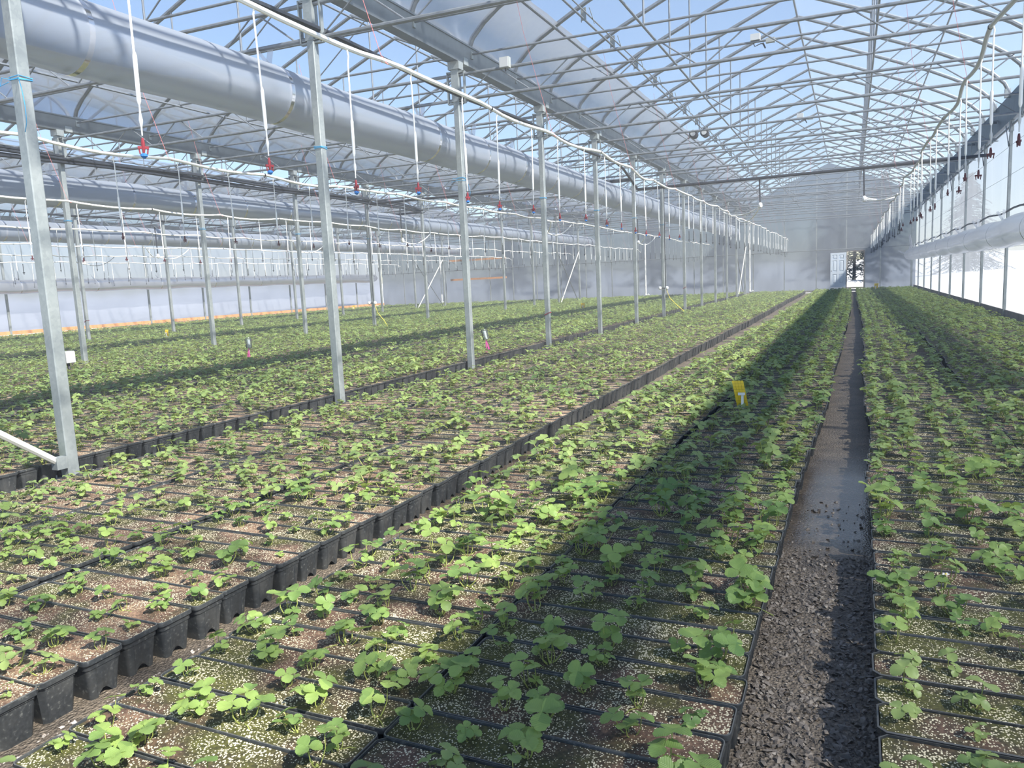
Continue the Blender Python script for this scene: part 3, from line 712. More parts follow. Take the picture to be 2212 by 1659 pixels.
# black supply pipes
def supply(pts, r, lab, n=8):
    o = Vector(pts[0]); t = empty('supply_pipe', o); tag(t, lab, 'pipe', 'black water supply pipes')
    MB().tube([tuple(Vector(p)-o) for p in pts], r, n).build('pipe', M['black'], t)
    for a, b in zip(pts, pts[1:]):
        a = Vector(a)-o; b = Vector(b)-o; Ls = (b-a).length; k = max(1, int(Ls/1.4))
        for i in range(k):
            q = a.lerp(b, (i+.5)/k); mb = MB(); mb.tube([tuple(q+Vector((0, 0, -r-.006))), tuple(q+Vector((r+.006, .012, 0))), tuple(q+Vector((0, .02, r+.01)))], .006, 4); mb.tube([tuple(q+Vector((0, 0, r))), tuple(q+Vector((.02, .03, .42)))], .002, 3); mb.build('tie_string', M['string_pink'], t)
    return t
yc = POSTY['A'][5]
supply([(A+.12, yc, 4.03), (-2.36, yc, 4.02), (.26, yc, 4.03), (3.1, yc, 4.05)], .042, 'thick black pipe crossing the bay level, high above the aisle')
o = MB().tube([(A+.12, .8, 4.62)]+[(A+.12, y, 4.52+.03*math.sin(y)) for y in np.arange(2, yc-2, 1.2)]+[(A+.12, yc-1.5, 4.45), (A+.12, yc-.1, 4.06)], .035, 8).build('supply_pipe', M['black']); tag(o, 'black pipe running beside the nearest post row under the gutter', 'pipe', 'black water supply pipes')
for k, (dx, dz) in enumerate(((.10, 0), (.17, -.05), (.10, -.10), (.16, -.15))):
    o = MB().tube([(BX+dx, 5, 4.55+dz)]+[(BX+dx, y, 4.52+dz+.025*math.sin(y*.9+k)) for y in np.arange(6, 25, 1.2)]+[(BX+dx, 25.4, 4.42+dz)], .032, 8).build('supply_pipe', M['black'])
    tag(o, 'black pipe of the bundle beside the second post row, %s from the top' % nth(k), 'pipe', 'black water supply pipes')
o = MB().tube([(CX+.12, 8, 4.46)]+[(CX+.12, y, 4.44+.02*math.sin(y)) for y in np.arange(9, 25, 1.2)], .034, 8).build('supply_pipe', M['black']); tag(o, 'single black pipe beside the third post row', 'pipe', 'black water supply pipes')
supply([(BX+.15, POSTY['B'][-8 if len(POSTY['B']) > 8 else 3], 4.35), (A-.1, POSTY['B'][-8 if len(POSTY['B']) > 8 else 3]+.4, 4.33)], .04, 'black pipe crossing level between the second and nearest post rows')
supply([(CX+.15, 25.3, 4.35), (BX-.1, 25.7, 4.33)], .04, 'black pipe crossing level between the third and second post rows')
# drop hoses at the crossing pipe
def hose_drop(x, y, ztop, zb, pts, lab):
    o = Vector((x, y, ztop)); t = empty('hose_manifold', o); tag(t, lab, 'hose', 'hose manifolds hanging from the black pipes')
    MB().tube([(0, 0, 0), (.02, 0, zb-ztop)], .02, 8).build('riser', M['black'], t)
    MB().lathe([(.02, -.09), (.05, -.07), (.062, -.02), (.05, .03), (.02, .06)], 12, (.02, 0, zb-ztop)).build('valve', M['pvc'], t)
    for P in pts:
        MB().tube([tuple(Vector(p)-o) for p in P], .016, 8).build('hose', M['pvc'], t)
def arc(p, q, sag, n=10):
    p = Vector(p); q = Vector(q); return [tuple(p.lerp(q, i/n)+Vector((0, 0, -sag*4*(i/n)*(1-i/n)))) for i in range(n+1)]
hose_drop(-2.36, yc, 4.0, 3.30, [arc((-2.34, yc, 3.27), (-3.44, yc+.7, 3.22), .16), arc((-2.34, yc, 3.25), (-3.44, yc+3.5, 3.2), .24)], 'black riser with white hoses hanging left of the aisle')
hose_drop(.26, yc, 4.0, 3.25, [arc((.28, yc, 3.27), (1.02, yc+.5, 3.25), .06), arc((.28, yc, 3.22), (1.02, yc-.9, 3.22), .08)], 'black riser with white hoses hanging over the aisle end')
for k, (px, py, x) in enumerate(((1080, 512, -8.6), (1238, 497, -8.6), (762, 536, -13.2), (628, 542, -17.9), (386, 563, -22.4), (287, 570, -26.9))):
    yv = {-8.6: 21.9 if k == 0 else 33, -13.2: 21.0, -17.9: 21.6, -22.4: 19.5, -26.9: 20.0}[x]
    hose_drop(x, yv, 4.0, 3.0, [arc((x+.02, yv, 3.0), (x+.55, yv-.9, 3.2), .15), arc((x+.02, yv, 2.97), (x+.55, yv+.9, 3.2), .2)], 'white hose loops under a black riser, %s beyond the nearest posts' % nth(k))

# standing pipes at the back wall with elbow feet
for k, (x, y) in enumerate(((A+.25, 48.2), (A-6.3, 48.6), (BX-4, 48.8), (CX-3, 48.5))):
    t = empty('stand_pipe', (x, y, 0)); tag(t, 'white upright drain pipe near the back wall, %s from the aisle' % nth(k), 'pipe', 'white stand pipes at the back wall')
    MB().tube([(0, 0, .25), (0, 0, 3.6 if k else 4.4)], .05, 10).build('pipe', M['pvc'], t)
    MB().tube([(0, 0, .35), (.02, -.04, .25), (.16, -.08, .27), (.22, -.08, .33)], .07, 10).build('elbow', M['pvc'], t)

# ------------------------------------------------------------------ small equipment
def rope_tie(y, x, z, seed, loose):
    rr = random.Random(seed); t = MB()
    for k in range(3):
        zz = z+rr.uniform(-.02, .02); w = .056
        t.tube([(-w, -w, zz), (w, -w, zz+rr.uniform(-.01, .01)), (w, w, zz), (-w, w, zz), (-w, -w, zz)], .0035, 5)
    if loose: t.tube([(.05, -.055, z), (.12, -.10, z-.02), (.2, -.14, z-.12), (.23, -.15, z-.25), (.18, -.12, z-.36), (.12, -.1, z-.42)], .003, 5); t.tube([(-.05, -.055, z), (-.12, -.07, z+.02), (-.15, -.07, z-.04), (-.06, -.06, z-.02)], .003, 5)
    o = t.build('rope_tie', M['rope_blue'], None, (x, y, 0)); return o
for i, y in enumerate(POSTY['A'][:7]): tag(rope_tie(y, A, 3.2, i, i in (0, 2)), 'blue rope knotted high around the %s post of the nearest row' % nth(i), 'rope', 'blue rope ties')
for i, y in enumerate(POSTY['B'][:5]): tag(rope_tie(y, BX, 3.2, 20+i, False), 'blue rope knotted around the %s post of the second row' % nth(i), 'rope', 'blue rope ties')
def e_box(x, y, z, d, lab, lid=True, extra=None):
    t = empty('control_box', (x, y, z)); tag(t, lab, 'control box')
    MB().box((0, 0, 0), d).build('housing', M['box_grey'], t, smooth=False)
    if lid: MB().box((d[0]/2+.006 if d[0] < d[1] else 0, -d[1]/2-.006 if d[0] >= d[1] else 0, 0), (.012 if d[0] < d[1] else d[0]*.9, d[1]*.9 if d[0] < d[1] else .012, d[2]*.9)).build('lid', M['pvc_grey'], t, smooth=False)
    MB().tube([(0, 0, -d[2]/2), (.01, 0, -d[2]/2-.05)], .012, 6).build('cable_gland', M['dark'], t)
    return t
e_box(A+.0, POSTY['A'][0]+.095, 1.02, (.06, .09, .10), 'small grey electrical box on the far side of the nearest post')
e_box(BX+.10, POSTY['B'][0]+.02, 1.9, (.10, .16, .36), 'grey control box on the first post of the second row')
e_box(-5.02, yat(NB, -5.02)-.07, 4.90, (.16, .09, .16), 'square grey box on a girder just right of the nearest gutter')
def cluster(x, y, z, lab):
    t = empty('sensor_cluster', (x, y, z)); tag(t, lab, 'sensor', 'sensor units on the roof rods')
    MB().box((-.09, 0, .07), (.15, .11, .10)).build('housing', M['pvc_grey'], t, smooth=False)
    MB().box((.15, -.03, -.02), (.14, .08, .07)).build('junction_box', M['box_grey'], t, smooth=False)
    MB().tube([(-.14, 0, .02), (-.10, 0, -.07), (0, 0, -.04), (.05, 0, -.06)], .008, 6).build('cable', M['dark'], t)
    MB().tube([(.03, -.02, -.04), (.07, -.02, -.13)], .012, 6).build('plug', M['dark'], t)
cluster(-1.42, yat(NB+.37+1.83, -1.42), 5.25, 'sensor unit with cables on a tie rod near the ridge'); cluster(-1.15, yat(NB+.37+9.15, -1.15), 5.25, 'smaller sensor unit on a tie rod farther along the ridge')
t = empty('circulation_fan', (-3.6, 20.2, 5.1)); tag(t, 'pair of black camera-like vent motors hung under the left slope', 'motor')
MB().tube([(0, 0, .0), (0, 0, .45)], .012, 6).build('hanger', M['dark'], t)
for dx in (-.14, .14):
    MB().tube([(dx, -.12, -.08), (dx, .12, -.08)], .1, 14).build('motor_body', M['dark'], t)
    MB().tube([(dx, -.15, -.08), (dx, -.12, -.08)], .06, 12).build('motor_cap', M['pvc_grey'], t)
# flood lamps halfway up posts
def lamps(x, y, z, lab, rowp):
    t = empty('post_valve', (x, y, z)); tag(t, lab, 'valve', 'valves strapped to the posts')
    for s in (-1, 1): MB().lathe([(.02, -.05), (.05, -.03), (.06, .01), (.045, .05), (.015, .06)], 12, (s*.12, -.03, 0)).build('valve_ball', M['pvc'], t)
    MB().tube([(-.12, -.03, 0), (.12, -.03, 0)], .014, 8).build('cross_pipe', M['dark'], t)
    MB().tube([(.07, -.04, 0), (.075, -.03, 4.4-z)], .014, 8).build('feed_pipe', M['black'], t)
    MB().tube([(.1, -.03, -.05), (.22, -.05, -.35), (.5, -.1, -.62), (.75, -.3, -.8)], .009, 6).build('yellow_hose', M['yellow_hose'], t)
lamps(BX+.02, POSTY['B'][4]-.06, 1.0, 'white valve balls with yellow hose on the fifth post of the second row', 0)
lamps(A+.02, POSTY['A'][6]-.06, 1.05, 'white valve ball with yellow hose on the seventh post of the nearest row', 0)
# red tape on two posts
for (x, y, z, lab) in ((A, POSTY['A'][3], .75, 'red tape wrapped round the fourth post of the nearest row'), (A, POSTY['A'][7], .95, 'red tape band on the eighth post of the nearest row'), (CX, POSTY['C'][1] if len(POSTY['C']) > 1 else 10, .8, 'red tape on a post of the third row')):
    mb = MB(); w = .054; mb.tube([(-w, -w, 0), (w, -w, .05), (w, w, .05), (-w, w, 0), (-w, -w, 0)], .012, 4); tag(mb.build('tape_band', M['red'], None, (x, y, z)), lab, 'tape')

def sticky_trap(x, y, z0, h, w, lab, curl=.04, tilt=.12, rz=.3):
    t = empty('sticky_trap', (x, y, z0), rz); tag(t, lab, 'sticky trap', 'yellow sticky traps')
    mb = MB(); n = 8; zb = .07
    for s in (-1, 1):
        for i in range(n+1):
            f = i/n; zz = zb+h*f; mb.v.append((s*w/2-tilt*f*h*1.2, -curl*math.sin(f*2.2)*1.0, zz)); mb.v.append((s*w/2-tilt*f*h*1.2, -curl*math.sin(f*2.2)+.0015, zz))
    for i in range(n):
        a = 2*i; b = 2*(n+1)+2*i
        mb.face(a, b, b+2, a+2); mb.face(a+1, a+3, b+3, b+1); mb.face(a, a+2, a+3, a+1); mb.face(b, b+1, b+3, b+2)
    a = 2*n; b = 2*(n+1)+2*n; mb.face(a, b, b+1, a+1); mb.face(0, 1, 2*(n+1)+1, 2*(n+1))
    mb.build('card', M['yellow'], t)
    mb = MB()
    for i in range(1, 9):
        f = i/9; mb.box((-tilt*f*h*1.2, -curl*math.sin(f*2.2)-.0015, zb+h*f), (w*.96, .001, .0015))
    for k in (-.25, .0, .25):
        mb.tube([(k*w-tilt*f*h*1.2, -curl*math.sin(f*2.2)-.0015, zb+h*f) for f in (0, .25, .5, .75, 1)], .0009, 3)
    mb.build('grid_print', M['yellow_line'], t, smooth=False)
    mb = MB(); mb.box((-.012, -curl-.006, zb+h*.50), (w*.62, .004, .024)); mb.box((-.004, -curl*.8-.006, zb+h*.20), (w*.22, .004, h*.60)); mb.tube([(.006, -.012, zb), (.012, 0, -.06)], .006, 6); mb.build('holder_stake', M['white_tag'], t, smooth=False)
sticky_trap(-.90, 7.09, .17, .24, .10, 'large yellow sticky trap on a white stake in the bed left of the aisle', .05, .16, .15)
sticky_trap(1.2, 45.5, .17, .30, .20, 'yellow sticky trap at the far end of the right bed', .02, -.12, 0)
sticky_trap(-20.91, 18.25, .16, .22, .11, 'curled yellow sticky trap far left among the beds', .05, -.1, .3)
sticky_trap(-10.53, 30.9, .16, .24, .16, 'upright yellow sticky trap midway behind the nearest post row', .0, 0, .3)
sticky_trap(-30.2, 41.5, .16, .24, .18, 'small yellow sticky trap before the far left wall corner', .0, -.1, .3)
def gauge(x, y, z0, lab, lean):
    t = empty('rain_gauge', (x, y, z0)); t.rotation_euler = (0, lean, 0); tag(t, lab, 'bottle marker', 'bottle markers with pink ribbon')
    MB().tube([(0, 0, -.1), (0, 0, .26)], .008, 6).build('stake', M['pvc_grey'], t)
    MB().lathe([(.0, .47), (.045, .465), (.058, .44), (.060, .28), (.054, .26)][::-1], 14).build('cup', M['glass_clear'], t)
    MB().lathe([(.012, .26), (.03, .265), (.03, .42), (.012, .43)], 10).build('sensor', M['pvc_grey'], t)
    for s in (-1, 1):
        mb = MB(); mb.v = [(0, -.01, .25), (s*.012, -.012, .25), (s*.05, -.03, .02), (s*.015, -.035, .0), (s*.03, -.02, .13)]; mb.face(0, 1, 4); mb.face(0, 4, 3); mb.face(1, 2, 4); mb.face(4, 2, 3)
        mb.build('ribbon', M['pink'], t, smooth=False)
gauge(-10.96, 11.5, .16, 'upside-down clear bottle marker with pink ribbon among beds left of the second post', 0)
gauge(-6.3, 12.88, .16, 'tilted clear bottle marker with pink ribbon between the third and fourth posts', -.22)

# ------------------------------------------------------------------ troughs
TL, TW, TH = .937, .165, .165
def rrect(L, Wd, r, ne=6, nl=2, nc=3):
    pts = []; hx, hy = L/2, Wd/2
    cor = [(hx-r, hy-r, 0), (-hx+r, hy-r, 90), (-hx+r, -hy+r, 180), (hx-r, -hy+r, 270)]
    for ci, (cx_, cy_, a0_) in enumerate(cor):
        for k in range(nc+1):
            a = math.radians(a0_+90*k/nc); pts.append((cx_+r*math.cos(a), cy_+r*math.sin(a)))
        nx_ = cor[(ci+1) % 4]; a = math.radians(a0_+90)
        p = pts[-1]; q = (nx_[0]+r*math.cos(a), nx_[1]+r*math.sin(a)); n = nl if ci % 2 == 0 else ne
        for k in range(1, n): pts.append((p[0]+(q[0]-p[0])*k/n, p[1]+(q[1]-p[1])*k/n))
    return pts
def trough_verts(rings, ne, nl, nc, notch=True):
    V = []; n = None
    for (ins, z) in rings:
        P = rrect(TL-2*ins, TW-2*ins, max(.006, .022-ins*.3), ne, nl, nc); n = len(P)
        for (x, y) in P:
            zz = z
            if notch and z == 0 and abs(x) > TL/2-ins-.004 and abs(y) < .028: zz = .028*math.cos(y/.028*1.4)
            V.append((x, y, zz))
    F = []
    for i in range(len(rings)-1):
        for k in range(n): k2 = (k+1) % n; F.append((i*n+k, i*n+k2, (i+1)*n+k2, (i+1)*n+k))
    return V, F
RN = [(.026, 0), (.023, .03), (.009, .145), (.0, .147), (0, .161), (.001, .1645), (.004, .165), (.006, .162), (.008, .125)]
V0, F0 = trough_verts(RN, 7, 2, 3)
body_me = MB(); body_me.v = V0; body_me.f = F0; body_me.mi = [0]*len(F0)
# vertical ribs at the end corners
for sx in (-1, 1):
    for sy in (-1, 1): body_me.tube([(sx*(TL/2-.026), sy*.030, .004), (sx*(TL/2-.010), sy*.035, .138)], .003, 5)
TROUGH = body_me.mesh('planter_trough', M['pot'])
SOILS = []
def soil_mesh(seed, nx=24, ny=6, amp=.006):
    rr = random.Random(seed); mb = MB()
    for j in range(ny+1):
        for i in range(nx+1):
            x = (i/nx-.5)*(TL-.016); y = (j/ny-.5)*(TW-.016)
            e = .15 if i in (0, nx) or j in (0, ny) else 1
            mb.v.append((x, y, .1585+e*(rr.uniform(-amp, amp)+.004*math.sin(x*9+seed))))
    for j in range(ny):
        for i in range(nx): a = j*(nx+1)+i; mb.face(a, a+1, a+nx+2, a+nx+1)
    return mb
SOILS = [soil_mesh(s).mesh('potting_soil', M['soil']) for s in range(6)]

def drift(x, y):
    """slow sideways wander of the rows"""
    d = .012*math.sin(y*1.1+x)+.02*math.sin(y*.31+x*2)
    if x > -2.3:
        if x < -.05: d += max(0, min(.27, (y-3)*.014))
        else: d += max(0, min(.16, (y-2)*.012))+(.014*math.sin(y*2.2) if y < 12 else 0)
    if x < -15: d *= 2
    return d
# (x of the right rim, number of troughs side by side, pitch, name)
BEDS = [('bed4', [.07+TL/2, 1.03+TL/2, 1.99+TL/2], ['row right of the aisle', 'second row right of the aisle', 'row by the right wall']),
        ('bed3', [-.295-TL/2, -1.24-TL/2], ['row left of the aisle', 'second row left of the aisle']),
        ('bed2', [-2.52-TL/2, -3.485-TL/2, -4.45-TL/2], ['row past the mud gap', 'second row past the mud gap', 'third row past the mud gap']),
        ('bed1', [-6.00-TL/2, -6.965-TL/2, -7.93-TL/2], ['row behind the posts', 'second row behind the posts', 'third row behind the posts']),
        ('b1b', [-9.25-TL/2-.965*k for k in range(3)], ['']*3), ('b1c', [-12.35-TL/2-.965*k for k in range(3)], ['']*3),
        ('b2a', [-15.30-TL/2-.965*k for k in range(3)], ['']*3), ('b2b', [-18.5-TL/2-.965*k for k in range(3)], ['']*3), ('b2c', [-21.6-TL/2-.965*k for k in range(2)], ['']*2),
        ('b3a', [-24.55-TL/2-.965*k for k in range(3)], ['']*3), ('b3b', [-27.8-TL/2-.965*k for k in range(5)], ['']*5)]
PITCH = .167
T = []   # trough records
for bn, xs_, names in BEDS:
    for ci, xc in enumerate(xs_):
        y = .93+.02*ci; idx = 0
        while y < 48.9:
            jit = rng.normal(0, .006); xx = xc+drift(xc, y)+jit; yy_ = y+rng.normal(0, .003)
            vis = xx > -2.1*yy_-2.5
            if vis:
                pr = to_px(xx, yy_, .165)
                inv = pr is not None and -40 < pr[0] < 2250 and pr[1] < 1700
                T.append([xx, yy_, bn, names[ci], ci, pr[2] if inv else 1e9, (pr[0], pr[1]) if pr else None, rng.normal(0, .006)])
            y += PITCH
inview = sorted([t for t in T if t[5] < 1e8], key=lambda t: t[5])
near_set = set(id(t) for t in inview[:300])
counters = {}
NEAR = []
for t in sorted([t for t in T if id(t) in near_set], key=lambda t: t[1]):
    c = counters.get(t[3], 0); counters[t[3]] = c+1; t.append(c); NEAR.append(t)
def short(c): return nth(c)
for t in NEAR:
    o = link('planter_trough', TROUGH); o.location = (t[0], t[1], 0); o.rotation_euler = (0, 0, t[7])
    s = link('potting_soil', SOILS[rnd.randrange(6)], o)
    if rnd.random() < .5: s.rotation_euler = (0, 0, math.pi)
    tag(o, 'black planter trough, %s from the front, %s' % (short(t[8]), t[3]), 'planter', 'planter troughs of the '+t[3])
# the remaining troughs as one mass
def scatter(name, verts, faces, mats_of_faces, xf, mats, smooth=False, uv=None):
    """xf: arrays x,y,z,rot,scale ; one mesh of many copies"""
    V = np.asarray(verts, float); n = len(V); K = len(xf[0])
    x, y, z, a, s = [np.asarray(q, float)[:, None] for q in xf]
    ca, sa = np.cos(a), np.sin(a)
    X = (V[None, :, 0]*ca-V[None, :, 1]*sa)*s+x; Y = (V[None, :, 0]*sa+V[None, :, 1]*ca)*s+y; Z = V[None, :, 2]*s+z
    co = np.stack([X, Y, Z], -1).reshape(-1).astype(np.float32)
    sizes = np.array([len(f) for f in faces]); flat = np.concatenate([np.array(f) for f in faces])
    L_ = (flat[None, :]+(np.arange(K)*n)[:, None]).reshape(-1).astype(np.int32)
    return co, L_, np.tile(sizes, K), np.tile(np.asarray(mats_of_faces), K)
def mass(name, chunks, mats, smooth=False):
    off = 0; cos = []; ls = []; sz = []; mi = []
    for co, L_, s_, m_ in chunks:
        cos.append(co); ls.append(L_+off); sz.append(s_); mi.append(m_); off += len(co)//3
    co = np.concatenate(cos); L_ = np.concatenate(ls); s_ = np.concatenate(sz); m_ = np.concatenate(mi)
    me = bpy.data.meshes.new(name); me.vertices.add(len(co)//3); me.vertices.foreach_set('co', co)
    me.loops.add(len(L_)); me.loops.foreach_set('vertex_index', L_.astype(np.int32))
    me.polygons.add(len(s_)); st = np.concatenate([[0], np.cumsum(s_)[:-1]]).astype(np.int32)
    me.polygons.foreach_set('loop_start', st)
    try: me.polygons.foreach_set('loop_total', s_.astype(np.int32))
    except Exception: pass
    for mm in mats: me.materials.append(mm)
    me.polygons.foreach_set('material_index', m_.astype(np.int32))
    me.polygons.foreach_set('use_smooth', np.full(len(s_), bool(smooth)))
    me.update(calc_edges=True); me.validate()
    return link(name, me)
rest = [t for t in T if id(t) not in near_set]
V1, F1 = trough_verts([(.026, 0), (.010, .140), (.0, .145), (0, .163), (.005, .165), (.007, .135)], 3, 1, 1, False)
mi1 = [0]*len(F1)
sm = soil_mesh(3, 6, 1, .004); o1 = len(V1); V1 = V1+sm.v; F1 = F1+[tuple(o1+q for q in f) for f in sm.f]; mi1 += [1]*len(sm.f)
hx, hy = TL/2, TW/2
V2 = [(sx*(hx-i), sy*(hy-i), z) for (i, z) in ((.02, 0), (0, .145), (0, .165), (.006, .165), (.007, .160)) for sx, sy in ((1, 1), (-1, 1), (-1, -1), (1, -1))]
F2 = [(r_*4+k, r_*4+(k+1) % 4, (r_+1)*4+(k+1) % 4, (r_+1)*4+k) for r_ in range(4) for k in range(4)]; mi2 = [0]*16; F2.append((16, 17, 18, 19)); mi2.append(1)
r1 = [t for t in rest if t[1] < 14]; r2 = [t for t in rest if t[1] >= 14]
def xfs(L_): return ([t[0] for t in L_], [t[1] for t in L_], [0]*len(L_), [t[7] for t in L_], [1]*len(L_))
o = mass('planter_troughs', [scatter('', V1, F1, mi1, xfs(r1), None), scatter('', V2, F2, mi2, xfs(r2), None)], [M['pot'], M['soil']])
tag(o, 'all farther black planter troughs filled with potting mix, receding to the back wall', 'planter', kind='stuff')

# ------------------------------------------------------------------ strawberry plants
def leaflet(mb, uvl, org, dirv, nrm, size, rr, rows=12, lod=0):
    """obovate leaflet with toothed edge, folded a little along the midrib"""
    d = dirv.normalized(); side = d.cross(nrm).normalized(); n = side.cross(d).normalized()
    Wd = size*.49; fold = rr.uniform(.12, .40); droop = rr.uniform(.05, .35)
    def width(v): return math.sin(math.pi*min(1, v**1.12))**.68 if 0 < v < 1 else 0
    if lod == 0:
        cols = (-1, -.5, 0, .5, 1); b = len(mb.v)
        for i in range(rows+1):
            v = i/rows; w = Wd*max(.02, width(v))
            tooth = (1.06 if i % 2 else .93) if .2 < v < 1 else 1
            for c in cols:
                vv = v
                if abs(c) == 1 and i % 2: vv = v+.035
                x = c*w*(tooth if abs(c) == 1 else 1)
                if i == rows: vv = 1+(.0 if c == 0 else -.05*abs(c))
                p = org+d*(vv*size)+side*x+n*(abs(x)*fold-droop*size*vv*vv+.012*size*math.sin(c*9+v*14))
                mb.v.append(tuple(p)); uvl.append((c*w/size, vv))
        for i in range(rows):
            for k in range(4): a = b+i*5+k; mb.face(a, a+1, a+6, a+5)
    elif lod == 1:
        b = len(mb.v)
        for (v, c) in ((0, 0), (.35, -.95), (.85, -.75), (1, 0), (.85, .75), (.35, .95)):
            p = org+d*(v*size)+side*(c*Wd)+n*(abs(c*Wd)*fold-droop*size*v*v); mb.v.append(tuple(p)); uvl.append((c, v))
        mb.face(b, b+1, b+2, b+3); mb.face(b, b+3, b+4, b+5)
    else:
        b = len(mb.v)
        for (v, c) in ((0, 0), (.6, -.95), (1, 0), (.6, .95)):
            p = org+d*(v*size)+side*(c*Wd)+n*(abs(c*Wd)*fold-droop*size*v*v); mb.v.append(tuple(p)); uvl.append((c, v))
        mb.face(b, b+1, b+2, b+3)
def plant_geo(seed, lod=0):
    rr = random.Random(seed); fo = MB(); st = MB(); uvl = []
    nl = rr.choice([3, 4, 5, 5, 6, 7]); a0 = rr.uniform(0, 6.28)
    for k in range(nl):
        a = a0+k*2.4+rr.uniform(-.4, .4); big = rr.random()
        Lp = .035+.075*big*rr.uniform(.7, 1.1); sp = rr.uniform(.25, .95); size = .024+.020*big*rr.uniform(.8, 1.1)
        out = Vector((math.cos(a), math.sin(a), 0)); top = out*(Lp*sp*.75)+Vector((0, 0, Lp*(1.15-sp*.45)))
        base = out*.006; mid = base.lerp(top, .5)+out*(.010)+Vector((0, 0, -.004))
        if lod == 0: st.tube([tuple(base), tuple(base.lerp(mid, .5)+out*.002), tuple(mid), tuple(mid.lerp(top, .55)+Vector((0, 0, .001))), tuple(top)], .0020, 5, r2=.0013)
        elif lod == 1: st.tube([tuple(base), tuple(top)], .0022, 3, cap=False)
        nrm = (Vector((0, 0, 1))+out*rr.uniform(-.25, .55)+Vector((rr.uniform(-.25, .25), rr.uniform(-.25, .25), 0))).normalized()
        d0 = (out-nrm*out.dot(nrm)).normalized()
        for da, sc_ in ((0, 1.0), (1.95, .95), (-1.95, .95)):
            q = Matrix.Rotation(da+rr.uniform(-.15, .15), 3, nrm)
            leaflet(fo, uvl, top, (q @ d0)+nrm*rr.uniform(-.05, .25), nrm, size*sc_*1.12, rr, 12, lod)
    if rr.random() < .35 and lod == 0:      # a fallen older stem
        a = rr.uniform(0, 6.28); st.tube([(0, 0, .004), (math.cos(a)*.04, math.sin(a)*.04, .012), (math.cos(a)*.085, math.sin(a)*.085, .003)], .0016, 4)
    if lod == 0: st.lathe([(.006, -.006), (.0065, .002), (.005, .008), (.002, .012)], 7)
    return fo, st, uvl
PLANTS = []
for s in range(22):
    fo, st, uvl = plant_geo(100+s, 0)
    fm = fo.mesh('foliage', M['leaf']); ly = fm.uv_layers.new(name='uv')
    vi = np.empty(len(fm.loops), np.int32); fm.loops.foreach_get('vertex_index', vi); ly.data.foreach_set('uv', np.array(uvl, np.float32)[vi].reshape(-1))
    PLANTS.append((fm, st.mesh('stalks', M['stem'])))
PL = []
for t in T:
    off = [-.385, -.195, 0, .195, .385]
    for k, ox in enumerate(off):
        if rng.random() < (.09 if t[2] != 'bed2' else .12): continue
        x = t[0]+ox+rng.normal(0, .022); y = t[1]+rng.normal(0, .020)
        s = float(np.clip(rng.normal(.93, .2), .5, 1.4))
        if t[2] == 'bed2': s *= .86
        elif t[2] == 'bed3': s *= 1.04
        if t[1] > 3.5: s *= 1.10
        pr = to_px(x, y, .22); inv = pr is not None and -60 < pr[0] < 2270 and pr[1] < 1740
        PL.append([x, y, s, t, pr[2] if inv else 1e9, rng.uniform(0, 6.283), k])
pin = sorted([p for p in PL if p[4] < 1e8 and len(p[3]) > 8], key=lambda p: p[4])
nearp = pin[:300]; nid = set(id(p) for p in nearp)
BYT = {}
for p in PL: BYT.setdefault(id(p[3]), []).append(p)
for p in sorted(nearp, key=lambda p: (p[3][3], p[3][1], p[0])):
    t = p[3]
    fm, stm = PLANTS[rnd.randrange(len(PLANTS))]
    o = link('strawberry_plant', fm); o.location = (p[0], p[1], .150); o.rotation_euler = (rnd.uniform(-.1, .1), rnd.uniform(-.1, .1), p[5]); o.scale = (p[2],)*3
    link('stalks', stm, o)
    num = t[8] if len(t) > 8 else 0
    mates = sorted(q[0] for q in BYT[id(t)]); rk = mates.index(p[0])
    wd = 'leftmost' if rk == 0 else 'rightmost' if rk == len(mates)-1 else nth(rk)+' from left'
    tag(o, 'strawberry seedling, %s, in %s trough of %s' % (wd, nth(num), t[3]), 'plant', 'strawberry plants of the '+t[3])
M['petal'] = simple('petal', (.82, .82, .78), .6); M['pollen'] = simple('pollen', (.55, .42, .05), .7)
plants_near = [o for o in C.objects if o.name.startswith('strawberry_plant') and o.children]
for (bx, by) in ((-3.62, 2.15), (-.62, 2.55), (-.9, 3.1), (.35, 3.2)):
    o = min(plants_near, key=lambda q: (q.location.x-bx)**2+(q.location.y-by)**2)
    MB().tube([(0, 0, 0), (.012, -.012, .05), (.018, -.022, .092)], .0013, 5).build('flower_stalk', M['stem'], o)
    mb = MB()
    for k in range(5):
        a = k*1.2566; b = len(mb.v); mb.v.append((.018, -.022, .093))
        for da, r_ in ((-.55, .006), (-.45, .010), (0, .0125), (.45, .010), (.55, .006)): mb.v.append((.018+math.cos(a+da)*r_, -.022+math.sin(a+da)*r_, .0945+r_*.12))
        mb.face(b, b+1, b+2, b+3, b+4, b+5)
    fl = mb.build('blossom', M['petal'], o, smooth=False); fl['label'] = 'white blossom'
    MB().lathe([(.0035, .093), (.0042, .095), (.003, .0975), (.001, .099)], 8, (.018, -.022, 0)).build('flower_center', M['pollen'], fl)
rest = [p for p in PL if id(p) not in nid]
chunks = []
L0 = [p for p in rest if p[1] < 3.6 and p[0] > -5.6]; i0 = set(id(p) for p in L0)
L1 = [p for p in rest if p[1] < 12 and p[0] > -14 and id(p) not in i0]; i1 = set(id(p) for p in L1); L2 = [p for p in rest if id(p) not in i1 and id(p) not in i0]
